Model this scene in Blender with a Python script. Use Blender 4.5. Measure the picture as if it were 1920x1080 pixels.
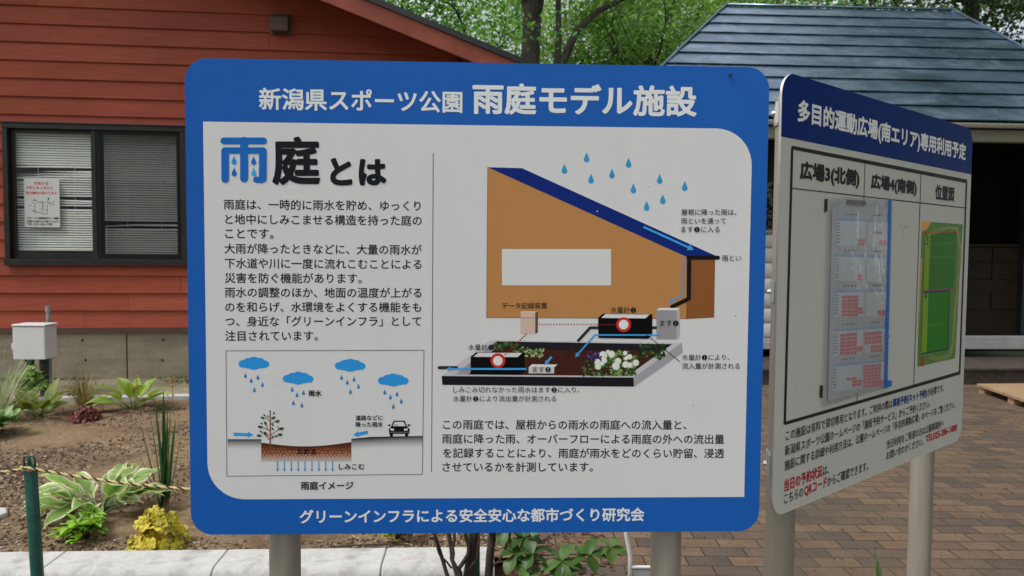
import bpy, math, random
import numpy as np
from mathutils import Matrix, Vector, noise
from mathutils.geometry import delaunay_2d_cdt
R = math.radians
random.seed(7); RS = np.random.RandomState(11)
for o in list(bpy.data.objects): bpy.data.objects.remove(o)
S = bpy.context.scene
COL = S.collection

# ------------------------------------------------------------------ camera
EYE = 1.55
PITCH, ROLL = .0484, .0072
fwd = Vector((0, math.cos(PITCH), -math.sin(PITCH))); rt = Vector((1, 0, 0)); up = rt.cross(fwd)
cr, sr = math.cos(ROLL), math.sin(ROLL)
rt2 = rt*cr + up*sr; up2 = up*cr - rt*sr
cd = bpy.data.cameras.new('camera'); cam = bpy.data.objects.new('camera', cd); COL.objects.link(cam)
m = Matrix((rt2, up2, -fwd)).transposed().to_4x4(); m.translation = Vector((0, 0, EYE)); cam.matrix_world = m
cd.sensor_width = 36; cd.lens = 36*1387/1920; cd.clip_start = .05; cd.clip_end = 2000
cd.dof.use_dof = True; cd.dof.focus_distance = 1.5; cd.dof.aperture_fstop = 10
S.camera = cam

# ------------------------------------------------------------------ light: thin overcast, soft sun from the upper left
SUN_ELEV, SUN_AZ = 57, -112            # azimuth measured clockwise from +Y (view direction)
W = bpy.data.worlds.new('World'); S.world = W; W.use_nodes = True
nt = W.node_tree; bg = nt.nodes['Background']
sky = nt.nodes.new('ShaderNodeTexSky'); sky.sky_type = 'NISHITA'; sky.sun_disc = False
sky.sun_elevation = R(SUN_ELEV); sky.sun_rotation = R(SUN_AZ); sky.dust_density = 6; sky.air_density = 1.0; sky.ozone_density = 1.0
hs = nt.nodes.new('ShaderNodeHueSaturation'); hs.inputs['Saturation'].default_value = .68
nt.links.new(sky.outputs[0], hs.inputs['Color']); 
tc = nt.nodes.new('ShaderNodeTexCoord'); cn = nt.nodes.new('ShaderNodeTexNoise'); cn.inputs['Scale'].default_value = 2.6; cn.inputs['Detail'].default_value = 5; cn.inputs['Roughness'].default_value = .55
nt.links.new(tc.outputs['Generated'], cn.inputs['Vector'])
crp = nt.nodes.new('ShaderNodeValToRGB'); crp.color_ramp.elements[0].position = .38; crp.color_ramp.elements[0].color = (.42, .46, .52, 1); crp.color_ramp.elements[1].position = .64; crp.color_ramp.elements[1].color = (1, 1, 1, 1)
nt.links.new(cn.outputs['Fac'], crp.inputs[0])
vm = nt.nodes.new('ShaderNodeVectorMath'); vm.operation = 'SCALE'; vm.inputs['Scale'].default_value = 7.5; nt.links.new(crp.outputs[0], vm.inputs[0])
mxs = nt.nodes.new('ShaderNodeMix'); mxs.data_type = 'RGBA'; mxs.inputs[0].default_value = .55; nt.links.new(hs.outputs[0], mxs.inputs[6]); nt.links.new(vm.outputs[0], mxs.inputs[7]); nt.links.new(mxs.outputs[2], bg.inputs[0])
bg.inputs[1].default_value = .15
sd = bpy.data.lights.new('sun', 'SUN'); sd.energy = 1.75; sd.angle = R(20); sd.color = (1, .98, .95)
sun = bpy.data.objects.new('sun', sd); COL.objects.link(sun)
az = R(SUN_AZ); el = R(SUN_ELEV)
sdir = Vector((math.sin(az)*math.cos(el), math.cos(az)*math.cos(el), math.sin(el)))
sun.rotation_euler = sdir.to_track_quat('Z', 'Y').to_euler(); sun.location = sdir*30
vs = S.view_settings; vs.view_transform = 'Standard'; vs.look = 'None'; vs.exposure = 0.5; vs.gamma = 1
S.cycles.use_denoising = True; S.cycles.max_bounces = 8; S.cycles.transparent_max_bounces = 16
S.cycles.use_adaptive_sampling = True; S.cycles.sample_clamp_direct = 6; S.cycles.sample_clamp_indirect = 3

# ------------------------------------------------------------------ helpers
def lin(c):
    return tuple((x/12.92 if x <= .04045 else ((x+.055)/1.055)**2.4) for x in c)
def srgb(r, g, b): return lin((r/255, g/255, b/255))
def tag(o, label=None, cat=None, group=None, kind=None):
    if label: o['label'] = label
    if cat: o['category'] = cat
    if group: o['group'] = group
    if kind: o['kind'] = kind
    return o
def empty(name, loc=(0, 0, 0), rz=0, label=None, cat=None, group=None):
    o = bpy.data.objects.new(name, None); o.empty_display_size = .1; COL.objects.link(o)
    o.location = loc; o.rotation_euler = (0, 0, rz)
    return tag(o, label, cat, group)
class MB:
    """collects verts/faces (+ per-vertex colour, + per-face material index) into one mesh object"""
    def __init__(s): s.v = []; s.f = []; s.c = []; s.mi = []; s.col = (1, 1, 1); s.m = 0
    def add(s, vs, fs, col=None):
        b = len(s.v); s.v.extend([tuple(p) for p in vs])
        if col is None: col = s.col
        if isinstance(col, list): s.c.extend(col)
        else: s.c.extend([col]*len(vs))
        for f in fs: s.f.append(tuple(i+b for i in f)); s.mi.append(s.m)
    def box(s, x0, x1, y0, y1, z0, z1, col=None):
        s.add([(x0,y0,z0),(x1,y0,z0),(x1,y1,z0),(x0,y1,z0),(x0,y0,z1),(x1,y0,z1),(x1,y1,z1),(x0,y1,z1)],
              [(0,3,2,1),(4,5,6,7),(0,1,5,4),(1,2,6,5),(2,3,7,6),(3,0,4,7)], col)
    def prism(s, poly, axis, a, b, col=None):
        """poly: list of 2D pts; extruded along axis ('x','y','z') from a to b"""
        n = len(poly)
        def P(p, t):
            return {'x': (t, p[0], p[1]), 'y': (p[0], t, p[1]), 'z': (p[0], p[1], t)}[axis]
        vs = [P(p, a) for p in poly]+[P(p, b) for p in poly]
        fs = [tuple(range(n)), tuple(range(2*n-1, n-1, -1))]+[(i, i+n, (i+1) % n+n, (i+1) % n) for i in range(n)]
        s.add(vs, fs, col)
    def tube(s, pts, rad, n=8, col=None, cap=True):
        pts = [Vector(p) for p in pts]; k = len(pts)
        if not hasattr(rad, '__len__'): rad = [rad]*k
        ref = Vector((0, 0, 1)); vs = []; fs = []
        prev = None
        for i, p in enumerate(pts):
            t = (pts[min(i+1, k-1)]-pts[max(i-1, 0)])
            if t.length < 1e-9: t = Vector((0, 0, 1))
            t.normalize()
            if prev is None:
                r = Vector((1, 0, 0)) if abs(t.x) < .9 else Vector((0, 1, 0))
                a = (r - t*r.dot(t)).normalized()
            else:
                a = (prev - t*prev.dot(t)).normalized()
            prev = a; b = t.cross(a)
            for j in range(n):
                q = 2*math.pi*j/n; vs.append(p+(a*math.cos(q)+b*math.sin(q))*rad[i])
        for i in range(k-1):
            for j in range(n):
                fs.append((i*n+j, i*n+(j+1) % n, (i+1)*n+(j+1) % n, (i+1)*n+j))
        if cap: fs.append(tuple(range(n-1, -1, -1))); fs.append(tuple((k-1)*n+j for j in range(n)))
        s.add(vs, fs, col)
    def build(s, name, mat, parent=None, smooth=False, attr='tint', bevel=0):
        me = bpy.data.meshes.new(name); me.from_pydata(s.v, [], s.f)
        if s.c:
            at = me.color_attributes.new(attr, 'FLOAT_COLOR', 'POINT')
            a = np.ones((len(s.v), 4), 'f'); a[:, :3] = np.array(s.c, 'f'); at.data.foreach_set('color', a.ravel())
        mats = mat if isinstance(mat, (list, tuple)) else [mat]
        for x in mats: me.materials.append(x)
        if len(mats) > 1: me.polygons.foreach_set('material_index', s.mi)
        if smooth: me.polygons.foreach_set('use_smooth', [True]*len(me.polygons))
        me.update()
        o = bpy.data.objects.new(name, me); COL.objects.link(o)
        if parent: o.parent = parent
        if smooth == 'auto':
            me.polygons.foreach_set('use_smooth', [True]*len(me.polygons))
            try: me.set_sharp_from_angle(angle=R(35))
            except Exception: pass
        if bevel:
            bm = o.modifiers.new('bevel', 'BEVEL'); bm.width = bevel; bm.segments = 2; bm.limit_method = 'ANGLE'
        return o
def rrect(w, h, r, n=8):
    """rounded rectangle outline centred on 0,0; r = (tl,tr,br,bl)"""
    if not hasattr(r, '__len__'): r = (r,)*4
    out = []
    for (cx, cy, rr, a0) in ((w/2-r[1], h/2-r[1], r[1], 0), (-w/2+r[0], h/2-r[0], r[0], 90), (-w/2+r[3], -h/2+r[3], r[3], 180), (w/2-r[2], -h/2+r[2], r[2], 270)):
        if rr <= 0: out.append((cx, cy)); continue
        for i in range(n+1):
            a = R(a0+90*i/n); out.append((cx+rr*math.cos(a), cy+rr*math.sin(a)))
    return out

# ------------------------------------------------------------------ materials
class NT:
    def __init__(s, name):
        s.m = bpy.data.materials.new(name); s.m.use_nodes = True; s.t = s.m.node_tree; s.p = s.t.nodes['Principled BSDF']; s.out = s.t.nodes['Material Output']
    def n(s, typ, **kw):
        x = s.t.nodes.new(typ)
        for k, v in kw.items():
            if k.startswith('i_'):
                key = k[2:]; key = int(key) if key.isdigit() else key.replace('_', ' ')
                x.inputs[key].default_value = v
            else: setattr(x, k, v)
        return x
    def l(s, a, b): s.t.links.new(a, b)
    def coord(s, scale=(1, 1, 1), kind='Object', rot=(0, 0, 0)):
        c = s.n('ShaderNodeTexCoord'); mp = s.n('ShaderNodeMapping'); mp.inputs['Scale'].default_value = scale; mp.inputs['Rotation'].default_value = rot
        s.l(c.outputs[kind], mp.inputs[0]); return mp.outputs[0]
    def noise(s, co, scale, detail=4, rough=.6, dist=0):
        x = s.n('ShaderNodeTexNoise', i_Scale=scale, i_Detail=detail, i_Roughness=rough, i_Distortion=dist); s.l(co, x.inputs['Vector']); return x.outputs['Fac']
    def ramp(s, f, stops):
        x = s.n('ShaderNodeValToRGB'); e = x.color_ramp.elements
        while len(e) < len(stops): e.new(.5)
        for i, (p, c) in enumerate(stops):
            e[i].position = p; e[i].color = tuple(c)+(1,) if hasattr(c, '__len__') else (c, c, c, 1)
        s.l(f, x.inputs[0]); return x.outputs[0]
    def mix(s, a, b, f, mode='MIX'):
        x = s.n('ShaderNodeMix', data_type='RGBA', blend_type=mode)
        for k, v in ((0, f), (6, a), (7, b)):
            if hasattr(v, 'is_linked') or hasattr(v, 'links'): s.l(v, x.inputs[k])
            elif k == 0: x.inputs[0].default_value = v
            else: x.inputs[k].default_value = tuple(v)+(1,) if len(v) == 3 else v
        return x.outputs[2]
    def attr(s, name='tint'): return s.n('ShaderNodeAttribute', attribute_name=name).outputs['Color']
    def base(s, c):
        if hasattr(c, 'links'): s.l(c, s.p.inputs['Base Color'])
        else: s.p.inputs['Base Color'].default_value = tuple(c)+(1,)
    def set(s, **kw):
        for k, v in kw.items():
            k = k.replace('_', ' ')
            if hasattr(v, 'links'): s.l(v, s.p.inputs[k])
            else: s.p.inputs[k].default_value = v
    def bump(s, h, strength=.3, dist=.01):
        b = s.n('ShaderNodeBump', i_Strength=strength, i_Distance=dist); s.l(h, b.inputs['Height']); s.l(b.outputs[0], s.p.inputs['Normal'])
def flat(name, c, rough=.5, metal=0, spec=.5, var=.12, vscale=8, bump=0, bscale=60):
    t = NT(name); co = t.coord(); f = t.noise(co, vscale, 6)
    c0 = tuple(max(0, x*(1-var)) for x in c); c1 = tuple(min(1, x*(1+var)) for x in c)
    t.base(t.ramp(f, [(.3, c0), (.7, c1)])); t.set(Metallic=metal, Specular_IOR_Level=spec)
    t.l(t.ramp(t.noise(co, vscale*2, 4), [(.3, max(.02, rough-.08)), (.7, min(1, rough+.08))]), t.p.inputs['Roughness'])
    if bump: t.bump(t.noise(co, bscale, 4), bump, .004)
    return t.m
def ink_material(name, rough=.38):
    t = NT(name); c = t.attr('ink'); co = t.coord((1, 1, .25)); t.base(t.mix(c, t.ramp(t.noise(co, 7, 6, .7), [(.3, .965), (.7, 1.02)]), 1.0, 'MULTIPLY')); t.set(Roughness=rough, Specular_IOR_Level=.06); return t.m
def leaf_material(name, trans=.35, rough=.5, var=.35, vs=6):
    t = NT(name); c = t.attr('tint'); co = t.coord(); f = t.noise(co, vs, 3)
    k = t.ramp(f, [(.25, 1-var), (.75, 1+var)])
    c2 = t.mix(c, k, 1.0, 'MULTIPLY'); t.base(c2); t.set(Roughness=rough, Specular_IOR_Level=.35)
    tr = t.n('ShaderNodeBsdfTranslucent'); hsv = t.n('ShaderNodeHueSaturation', i_Saturation=1.15, i_Value=1.25); t.l(c2, hsv.inputs['Color']); t.l(hsv.outputs[0], tr.inputs[0])
    mx = t.n('ShaderNodeMixShader', i_0=trans); t.l(t.p.outputs[0], mx.inputs[1]); t.l(tr.outputs[0], mx.inputs[2]); t.l(mx.outputs[0], t.out.inputs[0])
    return t.m
M = {}
M['ink'] = ink_material('printed_ink')
M['ink_paper'] = ink_material('printed_paper', .6)
M['alu'] = flat('anodised_aluminium', (.55, .55, .545), .5, .6, .5, .05, 20)
def mat_post():
    t = NT('grey_painted_pipe'); co = t.coord((1, 1, .12)); f = t.noise(co, 40, 5)
    t.base(t.ramp(f, [(.3, (.27, .245, .205)), (.7, (.335, .305, .255))])); t.set(Metallic=.3, Roughness=.45)
    t.bump(t.noise(co, 220, 2), .06, .002); return t.m
M['post'] = mat_post()
def mat_siding():
    t = NT('stained_red_siding'); tint = t.attr('tint')
    co = t.coord((1.2, 4, 26)); g = t.noise(co, 3.2, 8, .65, .6)
    grain = t.ramp(g, [(.25, (.24, .046, .022)), (.5, (.335, .068, .033)), (.8, (.43, .102, .05))])
    co2 = t.coord((.5, 1, 1)); w = t.noise(co2, 1.1, 5, .6)
    c = t.mix(grain, t.ramp(w, [(.3, (.85, .8, .82)), (.7, (1.12, 1.1, 1.05))]), 1.0, 'MULTIPLY')
    c = t.mix(c, tint, 1.0, 'MULTIPLY')
    co3 = t.coord((5, 1, 3)); sc = t.noise(co3, 2.3, 7, .7, 1.2)
    c = t.mix(c, (.42, .22, .16), t.ramp(sc, [(.66, 0), (.78, .4)]))
    vk = t.n('ShaderNodeTexVoronoi', i_Scale=1.35); t.l(t.coord((1, .2, 1.6)), vk.inputs['Vector']); c = t.mix(c, (.03, .012, .008), t.ramp(vk.outputs['Distance'], [(.018, .85), (.03, 0)]))
    t.base(c); t.set(Roughness=.62, Specular_IOR_Level=.28); t.bump(g, .35, .004); return t.m
M['siding'] = mat_siding()
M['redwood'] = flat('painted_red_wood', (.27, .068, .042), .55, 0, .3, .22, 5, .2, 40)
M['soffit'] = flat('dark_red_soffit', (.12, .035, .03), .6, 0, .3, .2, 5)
M['black_metal'] = flat('dark_roof_edge', (.012, .014, .018), .4, 0, .5, .3, 6)
M['bronze'] = flat('dark_bronze_aluminium', (.022, .019, .019), .38, .3, .5, .25, 9)
M['flash'] = flat('brown_flashing', (.10, .055, .045), .4, .2, .5, .2, 4)
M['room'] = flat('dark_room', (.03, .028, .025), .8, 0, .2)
M['ventm'] = flat('brown_vent_metal', (.105, .07, .05), .5, .2, .4, .15)
def mat_concrete(name, a, b, stain, bump=.2):
    t = NT(name); co = t.coord(); f = t.noise(co, 5, 8, .65); g = t.noise(co, 90, 4)
    c = t.ramp(f, [(.25, a), (.75, b)])
    cz = t.coord((.35, .35, 3.2)); s = t.noise(cz, 1.6, 5, .6, .4)
    c = t.mix(c, stain, t.ramp(s, [(.48, 0), (.62, .55)])); c = t.mix(c, t.ramp(g, [(.3, .82), (.7, 1.1)]), 1.0, 'MULTIPLY')
    vo = t.n('ShaderNodeTexVoronoi', i_Scale=11.0); t.l(co, vo.inputs['Vector'])
    c = t.mix(c, (.1, .095, .08), t.ramp(vo.outputs['Distance'], [(.06, .75), (.085, 0)]))
    t.base(c); t.set(Roughness=.85, Specular_IOR_Level=.2); t.bump(f, bump, .01); return t.m
M['conc'] = mat_concrete('foundation_concrete', (.22, .19, .135), (.34, .30, .225), (.165, .145, .11))
def mat_kerb():
    t = NT('white_kerb_concrete'); co = t.coord(); f = t.noise(co, 9, 8, .7); g = t.noise(co, 160, 3)
    c = t.ramp(f, [(.3, (.40, .40, .39)), (.7, (.55, .545, .53))]); c = t.mix(c, t.ramp(g, [(.3, .85), (.7, 1.08)]), 1.0, 'MULTIPLY')
    c = t.mix(c, (.20, .175, .14), t.ramp(t.noise(co, 5, 7, .72), [(.54, 0), (.7, .7)]))
    t.base(c); t.set(Roughness=.9, Specular_IOR_Level=.2); t.bump(g, .25, .004); return t.m
M['kerb'] = mat_kerb()
def mat_soil():
    t = NT('garden_soil'); co = t.coord(); f = t.noise(co, 1.1, 6, .62, .3); g = t.noise(co, 26, 6, .7); h = t.noise(co, 120, 3, .6)
    sand = t.ramp(g, [(.25, (.16, .108, .06)), (.75, (.32, .235, .145))])
    mulch = t.ramp(g, [(.3, (.045, .026, .018)), (.55, (.12, .075, .05)), (.8, (.24, .17, .12))])
    c = t.mix(mulch, sand, t.ramp(f, [(.36, 0.1), (.56, .95)]))
    c = t.mix(c, t.ramp(h, [(.3, .55), (.7, 1.25)]), 1.0, 'MULTIPLY')
    t.base(c); t.set(Roughness=.95, Specular_IOR_Level=.15); t.bump(h, .7, .01); return t.m
M['soil'] = mat_soil()
M['chip'] = leaf_material('bark_chips', .0, .9, .3, 60)
def mat_gravel():
    t = NT('gravel_strip'); co = t.coord(); f = t.noise(co, 2, 5); h = t.noise(co, 90, 3, .7)
    c = t.ramp(h, [(.3, (.13, .11, .08)), (.7, (.38, .33, .25))]); c = t.mix(c, (.09, .10, .04), t.ramp(f, [(.45, 0), (.62, .6)]))
    t.base(c); t.set(Roughness=.95, Specular_IOR_Level=.15); t.bump(h, .6, .01); return t.m
M['gravel'] = mat_gravel()
def mat_brick():
    t = NT('brick_paving'); co = t.coord(rot=(0, 0, R(.4)))
    def br(c1, c2, mo, bias=0):
        b = t.n('ShaderNodeTexBrick', offset=.5, i_Scale=1.0, i_Mortar_Size=.0046, i_Mortar_Smooth=.25, i_Bias=bias, i_Brick_Width=.217, i_Row_Height=.1165)
        b.inputs['Color1'].default_value = c1+(1,); b.inputs['Color2'].default_value = c2+(1,); b.inputs['Mortar'].default_value = mo+(1,)
        t.l(co, b.inputs['Vector']); return b
    b = br((.0, .0, .0), (1, 1, 1), (.5, .5, .5)); bm = br((1, 1, 1), (1, 1, 1), (0, 0, 0))
    col = t.ramp(b.outputs['Color'], [(.0, (.088, .066, .054)), (.25, (.110, .079, .060)), (.5, (.142, .092, .062)), (.78, (.160, .106, .070)), (1., (.138, .086, .058))])
    n1 = t.noise(co, 7, 6, .7); n2 = t.noise(co, 95, 4, .7)
    col = t.mix(col, t.ramp(n1, [(.3, .78), (.7, 1.14)]), 1.0, 'MULTIPLY'); col = t.mix(col, t.ramp(n2, [(.32, .68), (.55, 1.05)]), 1.0, 'MULTIPLY')
    col = t.mix(t.ramp(t.noise(co, 1.7, 5, .6), [(.4, (.032, .024, .016)), (.6, (.045, .05, .018)), (.7, (.12, .095, .06))]), col, bm.outputs['Color']); col = t.mix(col, (.07, .06, .045), t.ramp(t.noise(co, .9, 6, .65), [(.52, 0), (.72, .55)]))
    vo = t.n('ShaderNodeTexVoronoi', i_Scale=17.0); t.l(co, vo.inputs['Vector'])
    col = t.mix(col, (.03, .025, .02), t.ramp(vo.outputs['Distance'], [(.09, .8), (.13, 0)]))
    t.base(col); t.set(Roughness=.8, Specular_IOR_Level=.3)
    hh = t.mix(bm.outputs['Color'], t.ramp(n2, [(.3, .7), (.7, 1.)]), .4, 'MULTIPLY'); t.bump(hh, .6, .006); return t.m
M['brick'] = mat_brick()
def mat_grass():
    t = NT('far_ground'); co = t.coord(); f = t.noise(co, .8, 6); t.base(t.ramp(f, [(.3, (.03, .05, .015)), (.7, (.09, .09, .045))])); t.set(Roughness=1., Specular_IOR_Level=.1); return t.m
M['ground'] = mat_grass()
def mat_bark():
    t = NT('tree_bark'); co = t.coord((1, 1, .25)); f = t.noise(co, 14, 7, .7)
    t.base(t.ramp(f, [(.3, (.028, .024, .02)), (.7, (.11, .095, .078))])); t.set(Roughness=.9, Specular_IOR_Level=.2); t.bump(f, .8, .03); return t.m
M['bark'] = mat_bark()
M['stem'] = flat('shrub_stem', (.055, .042, .034), .8, 0, .2, .4, 25, .5, 90)
M['leaf'] = leaf_material('tree_leaf', .6, .45, .3, 1.2)
M['plant'] = leaf_material('garden_leaf', .32, .42, .18, 30)
M['petal'] = leaf_material('white_bract', .3, .6, .05)
def mat_roof():
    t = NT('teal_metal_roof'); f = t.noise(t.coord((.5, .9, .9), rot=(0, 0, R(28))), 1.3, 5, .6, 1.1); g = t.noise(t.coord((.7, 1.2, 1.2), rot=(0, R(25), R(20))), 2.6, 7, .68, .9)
    c = t.ramp(g, [(.3, (.058, .105, .160)), (.5, (.105, .17, .24)), (.64, (.20, .275, .355)), (.76, (.36, .43, .50))])  # pale and dark blotches put sky and tree reflections into the roof colour
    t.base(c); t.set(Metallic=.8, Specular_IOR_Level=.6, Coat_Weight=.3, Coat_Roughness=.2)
    t.l(t.ramp(f, [(.35, .18), (.65, .4)]), t.p.inputs['Roughness']); t.bump(t.noise(t.coord((.6, 1, 1)), 1.1, 3, .5, .8), .2, .06); return t.m
M['roof'] = mat_roof()
M['white'] = flat('white_paint', (.66, .66, .65), .5, 0, .4, .06, 6)
M['cream'] = flat('cream_paint', (.33, .32, .28), .5, 0, .4, .08, 4)
M['log'] = flat('white_log_siding', (.62, .62, .61), .6, 0, .3, .1, 3, .15, 20)
M['deck'] = flat('weathered_deck', (.07, .055, .047), .8, 0, .2, .35, 12, .3, 30)
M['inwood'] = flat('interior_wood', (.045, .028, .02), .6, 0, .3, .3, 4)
def mat_plank():
    t = NT('new_pine_planks'); co = t.coord((1.5, 16, 16)); f = t.noise(co, 3, 6, .6, .4)
    t.base(t.ramp(f, [(.3, (.27, .17, .095)), (.7, (.42, .29, .175))])); t.set(Roughness=.65, Specular_IOR_Level=.3); t.bump(f, .2, .004); return t.m
M['plank'] = mat_plank()
M['box'] = flat('white_plastic_box', (.62, .62, .63), .42, 0, .4, .03, 5)
M['pvc'] = flat('grey_pvc', (.22, .23, .235), .45, 0, .4, .08, 8)
M['darkpipe'] = flat('black_conduit', (.02, .02, .02), .55, 0, .4, .3, 20)
M['bollard'] = flat('green_painted_steel', (.012, .085, .068), .33, .1, .5, .3, 30, .08, 200)
M['yrope'] = flat('yellow_rope', (.58, .46, .21), .75, 0, .2, .2, 60, .4, 500)
M['brope'] = flat('black_rope', (.03, .028, .027), .75, 0, .2, .3, 60, .4, 500)
def schlick(t, f0=.04, normal=None):
    lw = t.n('ShaderNodeLayerWeight', i_Blend=.5)
    if normal: t.l(normal, lw.inputs['Normal'])
    p = t.n('ShaderNodeMath', operation='POWER', i_1=4.5); t.l(lw.outputs['Facing'], p.inputs[0])
    m_ = t.n('ShaderNodeMath', operation='MULTIPLY_ADD', i_1=1-f0, i_2=f0); t.l(p.outputs[0], m_.inputs[0]); return m_.outputs[0]
def mat_glass(name, tint=(1, 1, 1), ior=1.5, rough=.0):
    t = NT(name); tr = t.n('ShaderNodeBsdfTransparent'); tr.inputs[0].default_value = tint+(1,)
    gl = t.n('ShaderNodeBsdfGlossy', i_Roughness=rough); mx = t.n('ShaderNodeMixShader')
    t.l(schlick(t), mx.inputs[0]); t.l(tr.outputs[0], mx.inputs[1]); t.l(gl.outputs[0], mx.inputs[2]); t.l(mx.outputs[0], t.out.inputs[0]); return t.m
M['glass'] = mat_glass('window_glass', (.98, .99, .975), 1.3)
def mat_pouch():
    t = NT('clear_plastic_pouch'); tr = t.n('ShaderNodeBsdfTransparent'); tr.inputs[0].default_value = (.82, .83, .86, 1)
    gl = t.n('ShaderNodeBsdfGlossy', i_Roughness=.16); df = t.n('ShaderNodeBsdfDiffuse'); df.inputs[0].default_value = (.7, .72, .75, 1)
    co = t.coord((1, 1, .35)); f = t.noise(co, 9, 5, .65, .8); b = t.n('ShaderNodeBump', i_Strength=.9, i_Distance=.012); t.l(f, b.inputs['Height']); t.l(b.outputs[0], gl.inputs['Normal'])
    m1 = t.n('ShaderNodeMixShader', i_0=.2); t.l(tr.outputs[0], m1.inputs[1]); t.l(df.outputs[0], m1.inputs[2])
    m2 = t.n('ShaderNodeMixShader'); t.l(schlick(t, .05, b.outputs[0]), m2.inputs[0]); t.l(m1.outputs[0], m2.inputs[1]); t.l(gl.outputs[0], m2.inputs[2]); t.l(m2.outputs[0], t.out.inputs[0]); return t.m
M['pouch'] = mat_pouch()
def mat_screen():
    t = NT('insect_screen'); tr = t.n('ShaderNodeBsdfTransparent'); df = t.n('ShaderNodeBsdfDiffuse'); df.inputs[0].default_value = (.02, .022, .024, 1)
    mx = t.n('ShaderNodeMixShader', i_0=.5); t.l(tr.outputs[0], mx.inputs[1]); t.l(df.outputs[0], mx.inputs[2]); t.l(mx.outputs[0], t.out.inputs[0]); return t.m
M['screen'] = mat_screen()
M['slat'] = flat('blind_slat', (.84, .85, .79), .45, .1, .4, .08, 3)
M['zip'] = flat('blue_zip', (.02, .16, .55), .4, 0, .5, .05)
M['black'] = flat('black_plastic', (.02, .02, .02), .5, 0, .4, .1)

# ------------------------------------------------------------------ printed artwork on the flat signs
def glyph_mesh(s, res=2):
    c = bpy.data.curves.new('text', 'FONT'); c.body = s; c.size = 1; c.resolution_u = res
    o = bpy.data.objects.new('text', c); COL.objects.link(o)
    dg = bpy.context.evaluated_depsgraph_get(); me = bpy.data.meshes.new_from_object(o.evaluated_get(dg))
    v = np.array([q.co[:2] for q in me.vertices]); f = [tuple(p.vertices) for p in me.polygons]
    bpy.data.objects.remove(o); bpy.data.curves.remove(c); bpy.data.meshes.remove(me)
    return v, f
def union(v, faces, eps=1e-5):
    r = delaunay_2d_cdt([Vector((float(a), float(b))) for a, b in v], [], faces, 1, eps)
    return np.array([p[:] for p in r[0]]), [tuple(f) for f, o in zip(r[2], r[5]) if len(o)]   # keep only what some input face covers
def embolden(v, f, w):
    """thicken letter shapes with round pen of radius w, as one clean triangulation"""
    cnt = {}
    for p in f:
        for i in range(len(p)):
            a, b = p[i], p[(i+1) % len(p)]; k = (min(a, b), max(a, b)); cnt[k] = cnt.get(k, 0)+1
    V = [tuple(p) for p in v]; F = [tuple(p) for p in f]
    used = set()
    for (a, b), n in cnt.items():
        if n != 1: continue
        pa, pb = np.array(v[a]), np.array(v[b]); d = pb-pa; L = np.hypot(*d)
        if L < 1e-6: continue
        q = np.array([-d[1], d[0]])/L*w; k = len(V)
        V += [tuple(pa+q), tuple(pa-q), tuple(pb-q), tuple(pb+q)]; F.append((k, k+1, k+2, k+3)); used |= {a, b}
    for a in used:
        k = len(V); V += [(v[a][0]+w*math.cos(j*math.pi/4+.2), v[a][1]+w*math.sin(j*math.pi/4+.2)) for j in range(8)]; F.append(tuple(range(k, k+8)))
    # orient every face counter-clockwise
    G = []
    for p in F:
        ar = sum(V[p[i]][0]*V[p[(i+1) % len(p)]][1]-V[p[(i+1) % len(p)]][0]*V[p[i]][1] for i in range(len(p)))
        if abs(ar) > 2e-6: G.append(p if ar > 0 else tuple(reversed(p)))
    return union(V, G, 1e-7)
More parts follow.
